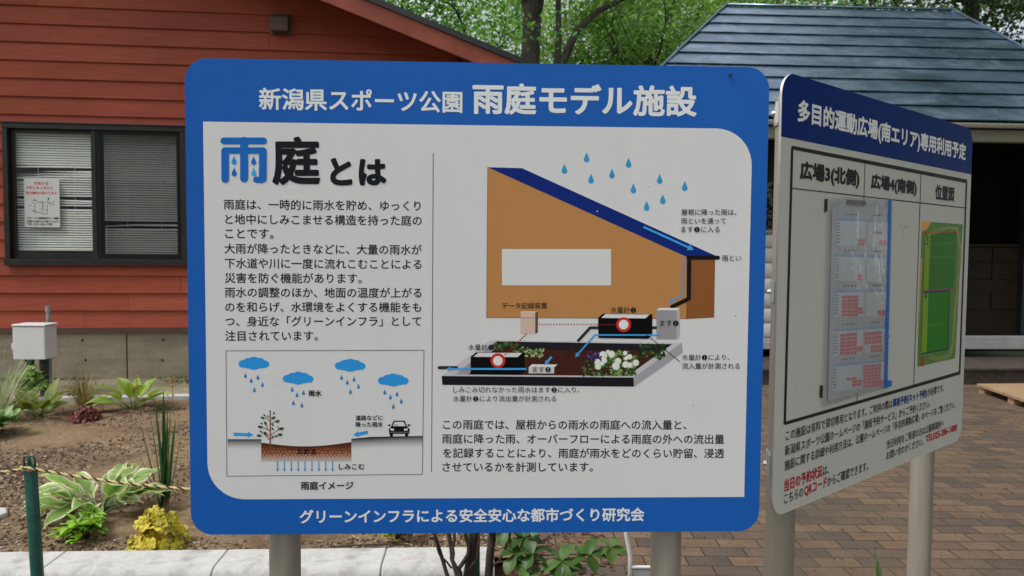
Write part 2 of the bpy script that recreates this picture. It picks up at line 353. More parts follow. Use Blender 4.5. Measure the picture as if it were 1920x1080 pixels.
class Art:
    """flat print measured on the photograph and rectified by H to metres on the sign's face (u right, v up)"""
    def __init__(s, H, w, z0, y0, gain):
        s.H = np.array(H); s.w = w; s.z0 = z0; s.y0 = y0; s.gain = gain; s.groups = {}; s.Z = (0, 0, 1); s.k = 0; s.g('print')
    def g(s, name, new=False):
        k = (name, len(s.groups)) if new else (name, -1); s.cur = s.groups.setdefault(k, MB())
    def uv(s, p):
        x = s.Z[0]+p[0]/s.Z[2]; y = s.Z[1]+p[1]/s.Z[2]; q = s.H @ np.array([x, y, 1.]); return np.array([q[0]/q[2], q[1]/q[2]])
    def ink(s, c):  # the printed colour, from how it looks under the sign's even shade
        return tuple(min(.9, x/s.gain) for x in srgb(*c))
    def emit(s, uvs, faces, cols, layer):
        y = s.y0-layer*.00012; s.cur.add([(p[0]-s.w/2, y, p[1]+s.z0) for p in uvs], faces, cols)
    def poly(s, pts, c, layer=2, uv=False):
        P = [np.array(p) if uv else s.uv(p) for p in pts]
        ar = sum(P[i][0]*P[(i+1) % len(P)][1]-P[(i+1) % len(P)][0]*P[i][1] for i in range(len(P)))
        cols = [s.ink(q) for q in c] if isinstance(c, list) else s.ink(c)
        if ar < 0: P = P[::-1]; cols = cols[::-1] if isinstance(cols, list) else cols
        s.emit(P, [tuple(range(len(P)))], cols, layer)
    def rect(s, x0, y0, x1, y1, c, layer=2): s.poly([(x0, y0), (x1, y0), (x1, y1), (x0, y1)], c, layer)
    def disc(s, x, y, r, c, layer=3, ry=None, n=20):
        ry = ry or r; s.poly([(x+r*math.cos(2*math.pi*i/n), y+ry*math.sin(2*math.pi*i/n)) for i in range(n)], c, layer)
    def line(s, pts, w, c, layer=3, arrow=0, rnd=False):
        """stroke (union of segments) with optional arrow head of half width `arrow`"""
        V = []; F = []
        pts = [np.array(p, float) for p in pts]
        if arrow:
            d = pts[-1]-pts[-2]; L = np.hypot(*d); d /= L; q = np.array([-d[1], d[0]]); tip = pts[-1]; b = tip-d*arrow*1.9
            V += [tuple(tip), tuple(b-q*arrow), tuple(b+d*arrow*.25), tuple(b+q*arrow)]; F += [(0, 1, 2), (0, 2, 3)]; pts[-1] = b+d*arrow*.5
        for i in range(len(pts)-1):
            d = pts[i+1]-pts[i]; L = np.hypot(*d); q = np.array([-d[1], d[0]])/L*w/2; k = len(V)
            V += [tuple(pts[i]+q), tuple(pts[i]-q), tuple(pts[i+1]-q), tuple(pts[i+1]+q)]; F.append((k, k+1, k+2, k+3))
        for i, p in enumerate(pts):
            if (0 < i < len(pts)-1) or rnd:
                k = len(V); V += [(p[0]+w/2*math.cos(j*math.pi/6), p[1]+w/2*math.sin(j*math.pi/6)) for j in range(12)]; F.append(tuple(range(k, k+12)))
        s.shape(V, F, c, layer)
    def shape(s, V, F, c, layer):
        G = []
        for p in F:
            ar = sum(V[p[i]][0]*V[p[(i+1) % len(p)]][1]-V[p[(i+1) % len(p)]][0]*V[p[i]][1] for i in range(len(p)))
            G.append(p if ar > 0 else tuple(reversed(p)))
        v, f = union(V, G, 1e-4); s.emit([s.uv(p) for p in v], [tuple(reversed(p)) for p in f], s.ink(c), layer)
    def drop(s, x, y, h, c, layer=3):
        r = h*.28; pts = [(x, y-h/2)]
        pts += [(x+r*math.cos(a), y+h/2-r+r*math.sin(a)) for a in [R(-20+220*i/14) for i in range(15)]]
        s.poly(pts, c, layer)
    def dots(s, a, b, n, r, c, layer=4):
        for i in range(n): t = i/(n-1); s.disc(a[0]+(b[0]-a[0])*t, a[1]+(b[1]-a[1])*t, r, c, layer, n=10)
    def text(s, t, p0, p1, c, bold=0, em=None, box=None, layer=6, res=2, part=None):
        if part: s.g(part, True)
        """ink extends from p0 to p1 along its lower edge; em = letter height in metres, box = photo y of the top at p0 (fits the whole ink box)"""
        v, f = glyph_mesh(t, res)
        if bold: v, f = embolden(v, f, bold)
        A = s.uv(p0); B = s.uv(p1); d = B-A; L = np.hypot(*d); d /= L; q = np.array([-d[1], d[0]])
        x0, x1 = v[:, 0].min(), v[:, 0].max(); sx = L/(x1-x0); sy = sx; yb = -.08
        if em: sy = em
        if box is not None:
            T = s.uv((p0[0], box)); yb = v[:, 1].min(); sy = abs(T[1]-A[1])/(v[:, 1].max()-yb)
        P = A+np.outer((v[:, 0]-x0)*sx, d)+np.outer((v[:, 1]-yb)*sy, q)
        s.emit(P, f, s.ink(c), layer)
    def build(s, parent, mat):
        out = {}
        for (n, k), b in s.groups.items():
            if b.v: out.setdefault(n, []).append(b.build(n, mat, parent, attr='ink'))
        return out

def clamp(post_x, y, z, r, parent):
    b = MB(); n = 20
    for k in range(1):
        ring = []
        for rr, zz in ((r+.003, -.022), (r+.003, .022), (r, .022), (r, -.022)):
            ring.append([(post_x+rr*math.cos(2*math.pi*i/n), y+rr*math.sin(2*math.pi*i/n), z+zz) for i in range(n)])
        vs = sum(ring, []); fs = []
        for a in range(4):
            for i in range(n): fs.append((a*n+i, a*n+(i+1) % n, ((a+1) % 4)*n+(i+1) % n, ((a+1) % 4)*n+i))
        b.add(vs, fs)
    b.box(post_x-r-.024, post_x-r-.001, y-.004, y+.004, z-.022, z+.022)
    b.box(post_x-r-.010, post_x+r+.010, y-r-.012, y-r-.001, z-.018, z+.018)
    b.tube([(post_x-r-.013, y-.016, z), (post_x-r-.013, y+.016, z)], .006, 6)
    return b.build('clamp', M['alu'], parent, smooth='auto')

def boxes(name, lst, mat, parent, bevel=0):
    for q in lst:
        b = MB(); b.box(*q); b.build(name, mat, parent, bevel=bevel)
# ================================================================== GROUND
def sheet(name, poly, z, mat, kind='structure'):
    b = MB(); b.add([(x, y, z) for x, y in poly], [tuple(range(len(poly)))]); o = b.build(name, mat); return tag(o, kind=kind)
sheet('ground', [(-300, -300), (300, -300), (300, 400), (-300, 400)], -.03, M['ground'])
sheet('brick_paving', [(-7, -6), (14, -6), (14, 10.4), (.9, 10.4), (.45, 6.0), (.12, 4.6), (.06, 2.55), (-.75, 2.5), (-.75, 3.18), (-7, 2.9)], 0, M['brick'])
def soil_z(x, y): return .055+.03*noise.noise((x*.9, y*.9, 3.1))+.014*noise.noise((x*4, y*4, 1.7))+.008*noise.noise((x*13, y*13, 5.))+(.02 if y < 4.2 else 0)
def grid(name, x0, x1, y0, y1, nx, ny, zf, mat, kind='structure'):
    b = MB(); vs = []; fs = []
    for j in range(ny+1):
        for i in range(nx+1):
            x = x0+(x1-x0)*i/nx; y = y0(x)+(y1(x)-y0(x))*j/ny; vs.append((x, y, zf(x, y)))
    for j in range(ny):
        for i in range(nx): a = j*(nx+1)+i; fs.append((a, a+1, a+nx+2, a+nx+1))
    b.add(vs, fs); o = b.build(name, mat, smooth=True); return tag(o, kind=kind)
kb = lambda x: 3.437+(x+2.415)*.0454          # back line of the kerb
eb = lambda x: 7.095+(x+4.844)*.1135          # edging line
wl = lambda x: 8.461+(x+5.277)*math.tan(R(6)) # house wall line
grid('garden_soil', -7.5, .1, lambda x: kb(x)-.02, lambda x: eb(x)+.05, 240, 130, soil_z, M['soil'])
grid('gravel_strip', -7.5, .4, lambda x: eb(x)+.04, lambda x: wl(x)+.05, 120, 24, lambda x, y: .05+.012*noise.noise((x*5, y*5, 0)), M['gravel'])
def mulch_z(x, y): return .012+.015*noise.noise((x*7, y*7, 2.))+.01*noise.noise((x*20, y*20, 4.))
grid('mulch_bed', -.72, .1, lambda x: 2.45, lambda x: 4.6 if x > -.07 else 3.3, 30, 60, mulch_z, flat('dark_mulch', (.07, .035, .024), .95, 0, .1, .6, 40, .9, 70))

def chips(name, n, region, zf, sizes, cols, label=None):
    b = MB()
    for _ in range(n):
        x, y = region(); L = random.uniform(*sizes); w = L*random.uniform(.3, .6); a = random.uniform(0, 6.28); z = zf(x, y)+random.uniform(.001, .006)
        ca, sa = math.cos(a), math.sin(a); t = random.uniform(-.5, .5)*w; h = w*random.uniform(.2, .6)
        p = [(-L/2, -w/2, 0), (L/2, -w/2, t), (L/2*.8, w/2, t*.7), (-L/2*.9, w/2, 0), (-L*.3, -w*.2, h), (L*.3, w*.1, h+t)]
        b.add([(x+q[0]*ca-q[1]*sa, y+q[0]*sa+q[1]*ca, z+q[2]) for q in p], [(0, 1, 5, 4), (1, 2, 5), (2, 3, 4, 5), (3, 0, 4)], random.choice(cols))
    o = b.build(name, M['chip']); tag(o, label, kind='stuff'); return o
def reg_garden():
    while True:
        x = random.uniform(-5.4, -.05); y = kb(x)+.02+(random.random()**1.3)*3.5
        if y > eb(x)-.05: continue
        if noise.noise((x*1.1, y*1.1, 9.)) > random.uniform(-.2, .3) : return x, y
chips('bark_mulch', 21000, reg_garden, soil_z, (.006, .028), [(.34, .27, .19), (.05, .03, .02), (.04, .022, .015), (.09, .05, .033), (.16, .10, .065), (.28, .22, .15), (.12, .055, .04)], 'dark bark chips and grit scattered over the sandy garden soil')
chips('garden_pebbles', 500, reg_garden, soil_z, (.008, .022), [(.4, .37, .32), (.3, .26, .21), (.5, .47, .42)], 'small pale pebbles lying on the garden soil')
def reg_mulch(): 
    x = random.uniform(-.7, .14) if random.random() < .75 else random.gauss(.2, .18); y = random.uniform(2.5, 4.7); 
    if x < -.05: y = random.uniform(2.5, 3.2)
    return x, y
chips('bark_litter', 2600, reg_mulch, lambda x, y: max(0, mulch_z(x, y)) if x < .1 else .002, (.012, .05), [(.10, .04, .028), (.06, .03, .022), (.17, .08, .05), (.05, .025, .02)], 'reddish bark litter around the shrub stems and on the paving edge')
chips('paving_litter', 700, lambda: (random.uniform(.1, 5), random.uniform(2.9, 7)), lambda x, y: .001, (.006, .02), [(.05, .03, .02), (.09, .06, .04), (.03, .025, .02)], 'tiny dry leaf crumbs scattered on the brick paving')

# kerb stones
kprof = [(-.25, 0), (-.25, .06)]+[(-.25+.055*(1-math.cos(R(a))), .065+.055*math.sin(R(a))) for a in range(0, 91, 15)]+[(-.012, .121), (0, .11), (0, -.05), (-.25, -.05)]
kprof = [p for i, p in enumerate(kprof) if i != 0]
kl = ['pale concrete kerb stone at the lower left, cut by the photo edge', 'pale concrete kerb stone directly right of the green rope bollard', 'pale concrete kerb stone that runs behind the left post of the big blue sign', 'pale concrete kerb stone ending beside the dark shrub stems']
for i, (a, b_) in enumerate(((-2.86, -2.105), (-2.102, -1.350), (-1.347, -.597), (-.594, -.08))):
    b = MB(); b.prism(kprof, 'x', 0, b_-a); o = b.build('kerb_stone', M['kerb'], smooth='auto', bevel=.006)
    o.location = (a, kb(a), 0); o.rotation_euler = (0, 0, math.atan(.0454)); tag(o, kl[i], 'kerb stone', 'kerb stones along the front of the garden')
el_ = ['white edging block at the far left of the garden edging', 'white edging block behind the pointed green hosta', 'white edging block behind the golden grass tuft', 'white edging block behind the lime hosta', 'white edging block behind the iris tips, beside the big sign', 'white edging block hidden mostly by the big blue sign']
for i in range(6):
    x = -5.35+i*.455; b = MB(); b.box(0, .447, 0, .1, -.02, .105); o = b.build('edging_block', M['kerb'], bevel=.008)
    o.location = (x, eb(x)+random.uniform(-.008, .008), 0); o.rotation_euler = (0, 0, math.atan(.1135)+random.uniform(-.012, .012)); tag(o, el_[i], 'edging block', 'edging blocks along the back of the garden')
b = MB(); b.prism([(-.16, -.09), (.12, -.10), (.16, .02), (.1, .1), (-.16, .1)], 'z', .0, .115); o = b.build('stepping_stone', M['kerb'], bevel=.01); o.location = (-2.90, 3.95, 0)
tag(o, 'flat white stone in the soil at the left edge of the photo', 'stone')

# ================================================================== RED HOUSE
house = empty('red_house', (-5.277, 8.461, 0), R(6), 'red timber house with lap siding, sliding window and sloping gable edge', 'house')
Z0, PIT = .645, .2015
WU0, WU1, WZ0, WZ1 = -.46, 1.53, 1.362, 2.955
UL, UR = -5.1, 4.80
def roof_u(z):  # range of the gable at height z, under the roof slab
    d = (z-3.585)/.369; return max(UL, -5.66+d), min(UR, 5.36-d)
b = MB(); k = 0
while Z0+k*PIT < 5.6:
    za, zb = Z0+k*PIT, Z0+(k+1)*PIT
    l0, r0 = roof_u(za)
    cuts = [l0]; x = l0+random.uniform(.4, 2.6)
    if k in (9, 10, 12): cuts.append(.52)
    while x < r0-.5: cuts.append(x); x += random.uniform(2.2, 3.8)
    cuts = sorted(cuts)+[r0]
    def piece(u0, u1, z0, z1, col, db):
        if u1-u0 < .01 or z1-z0 < .002: return
        f0 = (z0-za)/PIT; f1 = (z1-za)/PIT; ya = -.030+.024*f0-db; yb = -.030+.024*f1-db
        la, ra = roof_u(z0); lb, rb = roof_u(z1); u0a, u1a, u0b, u1b = max(u0, la), min(u1, ra), max(u0, lb), min(u1, rb)
        if u1b <= u0b: return
        b.add([(u0a, ya, z0), (u1a, ya, z0), (u1b, yb, z1), (u0b, yb, z1), (u0a, .0, z0), (u1a, .0, z0), (u1b, .0, z1), (u0b, .0, z1)], [(0, 1, 2, 3), (0, 4, 5, 1), (0, 3, 7, 4), (1, 5, 6, 2)], col)
    for i in range(len(cuts)-1):
        u0, u1 = cuts[i]+.001, cuts[i+1]-.001; g = random.uniform(.89, 1.1); col = (g, g*random.uniform(.95, 1.08), g*random.uniform(.95, 1.14)); db = random.uniform(0, .003)
        lo, hi = max(za, WZ0), min(zb, WZ1)
        if hi-lo > .001 and u1 > WU0 and u0 < WU1:
            piece(u0, min(u1, WU0), za, zb, col, db); piece(max(u0, WU1), u1, za, zb, col, db)
            piece(max(u0, WU0), min(u1, WU1), za, lo, col, db); piece(max(u0, WU0), min(u1, WU1), hi, zb, col, db)
        else: piece(u0, u1, za, zb, col, db)
    k += 1
b.build('wall', M['siding'], house)
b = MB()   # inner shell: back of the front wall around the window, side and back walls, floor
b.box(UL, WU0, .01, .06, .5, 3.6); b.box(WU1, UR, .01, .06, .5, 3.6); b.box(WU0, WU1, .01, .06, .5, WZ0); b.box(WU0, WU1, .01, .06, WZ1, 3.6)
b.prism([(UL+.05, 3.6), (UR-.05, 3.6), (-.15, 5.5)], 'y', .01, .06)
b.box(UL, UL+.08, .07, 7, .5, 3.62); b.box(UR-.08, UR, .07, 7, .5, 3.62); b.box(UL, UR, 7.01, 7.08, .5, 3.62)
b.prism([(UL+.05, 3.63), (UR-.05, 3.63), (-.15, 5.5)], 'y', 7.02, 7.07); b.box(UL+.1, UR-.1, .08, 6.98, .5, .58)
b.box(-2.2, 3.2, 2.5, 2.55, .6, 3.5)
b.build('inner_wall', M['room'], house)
b = MB(); b.m = 0; b.box(UL+.02, .807, -.005, .2, -.3, .585); b.box(.823, UR-.02, -.005, .2, -.3, .585); b.m = 1; b.box(.807, .823, .015, .19, -.3, .58)
for u, z in ((.33, .50), (.36, .27), (1.22, .50), (1.21, .26), (1.9, .5), (1.9, .27), (-.9, .5), (-.9, .27), (-.3, .27)):
    b.add([(u+.016*math.cos(2*math.pi*i/12), -.0072, z+.016*math.sin(2*math.pi*i/12)) for i in range(12)], [tuple(range(12))])
b.build('foundation', [M['conc'], M['room']], house)
b = MB(); b.box(UL, UR, -.036, -.0, .586, .612); b.box(UL, UR, -.028, 0, .613, .643); b.build('base_flashing', M['flash'], house)
b = MB(); b.prism([(4.67, .65), (4.82, .65), (4.82, 3.775), (4.67, 3.83)], 'y', -.062, -.034); b.build('corner_board', M['redwood'], house, bevel=.003)
# roof: two slopes with front overhang .7
def slope(u0, z0, u1, z1, y0, y1, t):   # slab below line (u,z)
    return [(u0, z0), (u1, z1), (u1, z1-t), (u0, z0-t)]
RU, RZ, EU, EZ = -.15, 5.72, 5.40, 3.675
LU = 2*RU-EU
b = MB(); b.prism([(RU, RZ), (EU, EZ), (EU, EZ-.068), (RU, RZ-.068)], 'y', -.72, 7.6); b.prism([(RU, RZ), (RU, RZ-.068), (LU, EZ-.068), (LU, EZ)], 'y', -.72, 7.6)
b.build('roof', M['black_metal'], house)
b = MB(); t0, t1 = .07, .27
b.prism([(RU, RZ-t0), (EU-.03, EZ-t0+.011), (EU-.03, EZ-t1+.02), (RU, RZ-t1)], 'y', -.70, -.66); b.prism([(RU-.002, RZ-t0), (RU-.002, RZ-t1), (LU+.03, EZ-t1+.02), (LU+.03, EZ-t0+.011)], 'y', -.70, -.66)
b.build('fascia', M['redwood'], house, bevel=.003)
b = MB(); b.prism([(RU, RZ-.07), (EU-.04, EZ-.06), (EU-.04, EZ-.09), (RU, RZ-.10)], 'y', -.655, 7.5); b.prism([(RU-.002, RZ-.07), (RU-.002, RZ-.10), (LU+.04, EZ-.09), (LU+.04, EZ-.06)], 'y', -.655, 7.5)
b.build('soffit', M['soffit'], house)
# vent hood
b = MB(); b.prism([(-.03, 4.27), (-.10, 4.262), (-.135, 4.225), (-.135, 4.065), (-.03, 4.065)], 'x', 2.495, 2.69); vh = b.build('vent_hood', M['ventm'], house, bevel=.008)
b = MB(); b.box(2.47, 2.715, -.034, -.028, 4.05, 4.285); b.build('flange', M['ventm'], vh)
# sliding window
b = MB(); fw = .055
b.box(WU0, WU1, -.065, .05, WZ1-fw, WZ1); b.box(WU0, WU1, -.085, .05, WZ0, WZ0+.07); b.box(WU0, WU0+fw, -.06, .05, WZ0+.071, WZ1-fw-.001); b.box(WU1-.07, WU1, -.06, .05, WZ0+.071, WZ1-fw-.001)
b.box(WU0-.02, WU1+.02, -.075, -.03, WZ1+.001, WZ1+.02)
win = b.build('window', M['bronze'], house, bevel=.004)
def sash(u0, u1, y, sw, name='sash'):
    z0, z1 = WZ0+.073, WZ1-fw-.003; b = MB()
    b.box(u0, u0+sw, y, y+.028, z0, z1); b.box(u1-sw, u1, y, y+.028, z0, z1); b.box(u0+sw+.0005, u1-sw-.0005, y, y+.028, z0, z0+.065); b.box(u0+sw+.0005, u1-sw-.0005, y, y+.028, z1-.038, z1)
    return b.build(name, M['bronze'], win, bevel=.002)
sash(WU0+fw+.002, .545, .005, .042); sash(.475, WU1-.072, -.036, .05)
b = MB(); z0, z1 = WZ0+.138, WZ1-fw-.041
b.add([(WU0+fw+.045, .018, z0), (.503, .018, z0), (.503, .018, z1), (WU0+fw+.045, .018, z1)], [(0, 1, 2, 3)]); b.build('pane', M['glass'], win)
b = MB(); b.add([(.526, -.02, z0), (WU1-.123, -.02, z0), (WU1-.123, -.02, z1), (.526, -.02, z1)], [(0, 1, 2, 3)]); b.build('pane', M['glass'], win)
b = MB(); b.add([(.53, -.045, z0-.05), (WU1-.08, -.045, z0-.05), (WU1-.08, -.045, z1+.03), (.53, -.045, z1+.03)], [(0, 1, 2, 3)]); b.build('insect_screen', M['screen'], win)
# venetian blinds hang inside
def hloc(u, y, z):
    a = R(6); return (-5.277+u*math.cos(a)-y*math.sin(a), 8.461+u*math.sin(a)+y*math.cos(a), z)
def blind(u0, u1, ztop, zbot, gaps, bent, label, tilt, sag=0):
    root = empty('venetian_blind', hloc(u0, .075, zbot), R(6), label, 'window blind', 'venetian blinds in the house window'); L = u1-u0; H = ztop-zbot
    b = MB(); n = int(H/.0275); w = .0125
    for i in range(n):
        z = H-.045-i*.0275
        if i in gaps or z < .015: continue
        a = (tilt+.25 if i < n*.36 else tilt)+random.uniform(-.07, .07); dz0 = dz1 = 0
        if i in bent: dz0, dz1 = bent[i]
        s0 = sag*(1-i/n) if sag else 0
        K = 8; vs = []
        for j in range(K+1):
            t = j/K; zz = z+dz0*max(0, 1-t*2.6)+dz1*max(0, (t-.55)/.45)+random.uniform(-.0006, .0006); aa = a+(.9*dz0*30*(1-t) if dz0 else 0)
            for e in (-1, 0, 1): vs.append((t*L, e*w*math.cos(aa)-.002*(e == 0), zz+e*w*math.sin(aa)))
        fs = []
        for j in range(K):
            for e in range(2): q = j*3+e; fs.append((q, q+3, q+4, q+1))
        b.add(vs, fs)
    b.build('slats', M['slat'], root)
    b = MB(); b.box(0, L, -.012, .018, H-.03, H); b.build('headrail', M['slat'], root)
    b = MB(); b.tube([(0, 0, .006), (L, 0, .006+(.02 if sag else 0))], .008, 6); b.build('bottom_rail', M['slat'], root)
    b = MB()
    for t in (.3, .76): b.tube([(t*L, -.014, H-.03), (t*L, -.014, .01)], .0016, 4)
    b.build('cord', M['slat'], root)
blind(-.40, .46, 2.895, 1.53, {14, 26, 30}, {15: (-.045, 0), 16: (-.03, 0), 17: (-.02, .004), 13: (-.008, 0), 27: (0, -.008), 19: (-.012, 0)}, 'pale venetian blind with bent slats in the left half of the house window', .78)
blind(.57, 1.40, 2.87, 1.47, {35, 37}, {36: (-.02, 0), 38: (.0, .004)}, 'shaded venetian blind behind the screen in the right half of the house window', .95, .01)

# ------------------------------------------------------------------ notice behind the window glass
NH = None
def notice():
    root = empty('notice_poster', hloc(-.095, .034, 1.795), R(6), 'white paper notice with red and black print inside the left window pane', 'notice')
    b = MB(); b.box(-.19, .19, 0, .0012, 0, .55); b.build('paper', flat('white_paper', (.74, .74, .74), .6, 0, .3, .03), root)
    A = Art(np.eye(3), 0, 0, -.0006, .55)   # coordinates: poster zoom pixels
    s = .38/722
    A.H = np.array([[s, 0, -.19-128*s], [0, -.55/972, .55+70*.55/972], [0, 0, 1]])
    red = (165, 35, 40); blk = (35, 35, 40)
    A.text('お知らせ', (335, 190), (632, 190), red, .03, layer=1, part='heading_lettering'); A.g('date_lettering'); A.text('令和５年４月から', (162, 278), (722, 278), red, .02, layer=1); A.g('change_lettering'); A.text('受付場所が変わります', (160, 380), (802, 380), red, .03, layer=1)
    A.g('contact_lettering'); A.text('スポーツ公園事務所にて運動', (165, 880), (832, 880), blk, .035, layer=1); A.text('広場の手続きをお願いします。', (165, 945), (832, 945), blk, .035, layer=1); A.text('TEL 025-286-1080', (175, 1005), (700, 1005), blk, .02, layer=1)
    A.g('map_drawing')
    for pts, w in (([(270, 700), (430, 745), (520, 770), (605, 770)], 12), ([(340, 560), (340, 780)], 10), ([(260, 495), (340, 490), (400, 520), (600, 540), (735, 585), (735, 500)], 6), ([(270, 540), (340, 560), (520, 530)], 7), ([(500, 530), (505, 730)], 14), ([(595, 590), (590, 770)], 9), ([(520, 600), (735, 588)], 5), ([(525, 690), (590, 685)], 6), ([(455, 650), (450, 700)], 8), ([(600, 540), (640, 430)], 6), ([(690, 520), (720, 560)], 7), ([(220, 602), (285, 602)], 8)):
        A.line(pts, w, blk, 1)
    A.disc(340, 497, 26, blk, 2, 14); A.disc(625, 465, 16, blk, 2, 24); A.disc(640, 550, 18, (60, 110, 70), 2)
    A.build(root, M['ink_paper'])
notice()

# ================================================================== UTILITY BOX
ub = empty('utility_box', (-4.845, 7.5, 0), R(2), 'white plastic utility box on two dark pipes in front of the house', 'utility box')
b = MB(); b.box(-.155, .155, -.1, .1, .437, .77); bx = b.build('cabinet', M['box'], ub, bevel=.012)
b = MB(); b.box(-.158, .158, -.122, -.101, .437, .765); b.build('door', M['box'], bx, bevel=.008)
b = MB(); b.box(-.165, .168, -.128, .108, .771, .792); b.build('lid', M['box'], ub, bevel=.008)
b = MB(); b.box(-.176, -.159, -.115, -.085, .54, .60); b.tube([(-.168, -.118, .575), (-.168, -.112, .575)], .007, 8); b.build('latch', M['box'], ub, bevel=.003)
for x, r_ in ((-.06, .036), (.075, .042)):
    b = MB(); b.tube([(x, 0, 0), (x, 0, .436)], r_, 16); b.build('leg', M['darkpipe'], ub, smooth='auto')
b = MB(); b.tube([(.03, .17, .0), (.03, .17, .92)], .021, 14); b.tube([(.03, .17, .895), (.03, .17, .955)], .027, 14); b.build('vent_pipe', M['pvc'], ub, smooth='auto')

# ================================================================== PLANTS
class Plant(MB):
    def blade(s, base, dirv, L, w, droop=.6, cols=((.1, .2, .05),)*3, seg=8, fold=.25, wav=0, prof=None, twist=0):
        """one strap or broad leaf: centre line leaves base along dirv and droops; cols = (centre, mid, edge)"""
        p = Vector(base); d = Vector(dirv).normalized(); st = L/seg; side = d.cross(Vector((0, 0, 1)))
        if side.length < 1e-3: side = Vector((1, 0, 0))
        side.normalize()
        if twist: side = (Matrix.Rotation(twist, 3, d) @ side)
        vs = []; cc = []; ph = random.uniform(0, 6.28)
        for i in range(seg+1):
            t = i/seg; ww = w*(prof(t) if prof else math.sin(math.pi*min(1, t*.92+.08))**.8)
            nrm = side.cross(d).normalized()
            for e, c in ((-1, 2), (-.62, 1), (0, 0), (.62, 1), (1, 2)):
                q = p+side*(e*ww/2)+nrm*(abs(e)*ww*fold/2)
                if wav: q = q+nrm*(wav*ww*abs(e)*math.sin(t*9+ph+e))
                vs.append(q); cc.append(cols[c])
            d = (d+Vector((0, 0, -1))*(droop*st/L*1.6*(t+.25))).normalized(); p = p+d*st
        fs = []
        for i in range(seg):
            for e in range(4): a = i*5+e; fs.append((a, a+1, a+6, a+5))
        s.add(vs, fs, cc)
    def lobed(s, base, nrm, r, col, lobes=5, depth=.3):
        """round lobed leaf as a wavy fan"""
        n = Vector(nrm).normalized(); a = n.orthogonal().normalized(); a = Matrix.Rotation(random.uniform(0, 6.28), 3, n) @ a; b2 = n.cross(a); K = lobes*4
        vs = [Vector(base)]; cc = [tuple(x*.8 for x in col)]
        for j in range(K):
            th = 2*math.pi*j/K; rr = r*(1-depth*.5+depth*.5*math.cos(th*lobes))*(1-.25*(abs(th-math.pi) < .2)); h = r*.22*math.sin(th*lobes*.5+1)-.15*r
            vs.append(Vector(base)+a*rr*math.cos(th)+b2*rr*math.sin(th)+n*h*random.uniform(.6, 1.3)); cc.append(tuple(x*random.uniform(.9, 1.12) for x in col))
        s.add(vs, [(0, j+1, (j+1) % K+1) for j in range(K)], cc)
def var(c, a=.2):
    g = random.uniform(1-a, 1+a); return tuple(min(1, x*g*random.uniform(.94, 1.06)) for x in c)
def rdir(az, el): return (math.cos(az)*math.cos(el), math.sin(az)*math.cos(el), math.sin(el))
broad = lambda t: (math.sin(math.pi*min(1, (t*1.02))**.75))**.9 if t > .18 else .12+t*1.2
grassp = lambda t: (1-t)**.6
HOSTS = 'hostas planted in the garden bed'
# variegated hosta
def hosta(loc, n, L, w, cols, label, elr, name='hosta', droop=.75, wav=.12, azr=None):
    root = empty(name, loc, 0, label, 'plant', HOSTS); P = Plant(); Q = Plant()
    for i in range(n):
        a = 2*math.pi*i/n*1.0+random.uniform(-.3, .3) if azr is None else random.uniform(*azr); e = random.uniform(*elr); d = Vector(rdir(a, e)); st = random.uniform(.28, .42)*L
        b0 = Vector((random.gauss(0, .012), random.gauss(0, .012), 0)); b1 = b0+d*st+Vector((0, 0, st*.15))
        Q.tube([b0, (b0+b1)/2, b1], [.006, .005, .0035], 6, var((.16, .24, .08)))
        LL = L*random.uniform(.6, .85); c = tuple(var(x, .12) for x in cols)
        P.blade(b1-d*.01, d+Vector((0, 0, .15)), LL, w*random.uniform(.8, 1.15), droop*random.uniform(.7, 1.5), c, 9, .3, wav, broad, random.uniform(-.3, .3))
    P.build('leaves', M['plant'], root, smooth=True); Q.build('stalks', M['plant'], root, smooth=True); return root
G1 = ((.22, .34, .085), (.26, .39, .12), (.78, .78, .52))
hosta((-2.28, 4.05, .085), 26, .37, .105, G1, 'hosta with broad white edged leaves behind the yellow and black rope', (.1, .85), wav=.22)
G2 = ((.17, .23, .055), (.20, .25, .06), (.25, .30, .08))
hosta((-4.17, 6.45, .06), 15, .34, .10, G2, 'olive green hosta with pointed upright leaves below the utility box', (.3, 1.1), droop=.45, wav=.05)
G3 = ((.19, .30, .05), (.23, .34, .06), (.30, .40, .09))
hosta((-3.52, 6.82, .06), 14, .36, .11, G3, 'lime green hosta with drooping leaves in front of the white edging', (.25, .95), droop=.7, wav=.06)
# iris
ir = empty('iris_plant', (-2.0, 4.2, .07), 0, 'tall dark green sword leaved iris left of the big blue sign', 'plant'); P = Plant()
for i, (dx, L, lean) in enumerate(((-.02, .50, -.22), (-.012, .56, -.09), (-.004, .64, -.03), (.0, .69, .015), (.008, .66, .04), (.014, .6, .07), (.02, .53, .13), (-.028, .36, -.34), (.026, .42, .2), (.004, .62, -.06), (-.008, .48, .1))):
    c = var((.035, .10, .03), .25); P.blade((dx, random.uniform(-.015, .015), 0), (lean, random.uniform(-.06, .02), 1), L, .026, .03, (c, c, tuple(x*1.3 for x in c)), 7, .35, 0, lambda t: min(1, .75+t)*(1-t**3)**.8, random.uniform(-.5, .5))
P.build('leaves', M['plant'], ir, smooth=True)
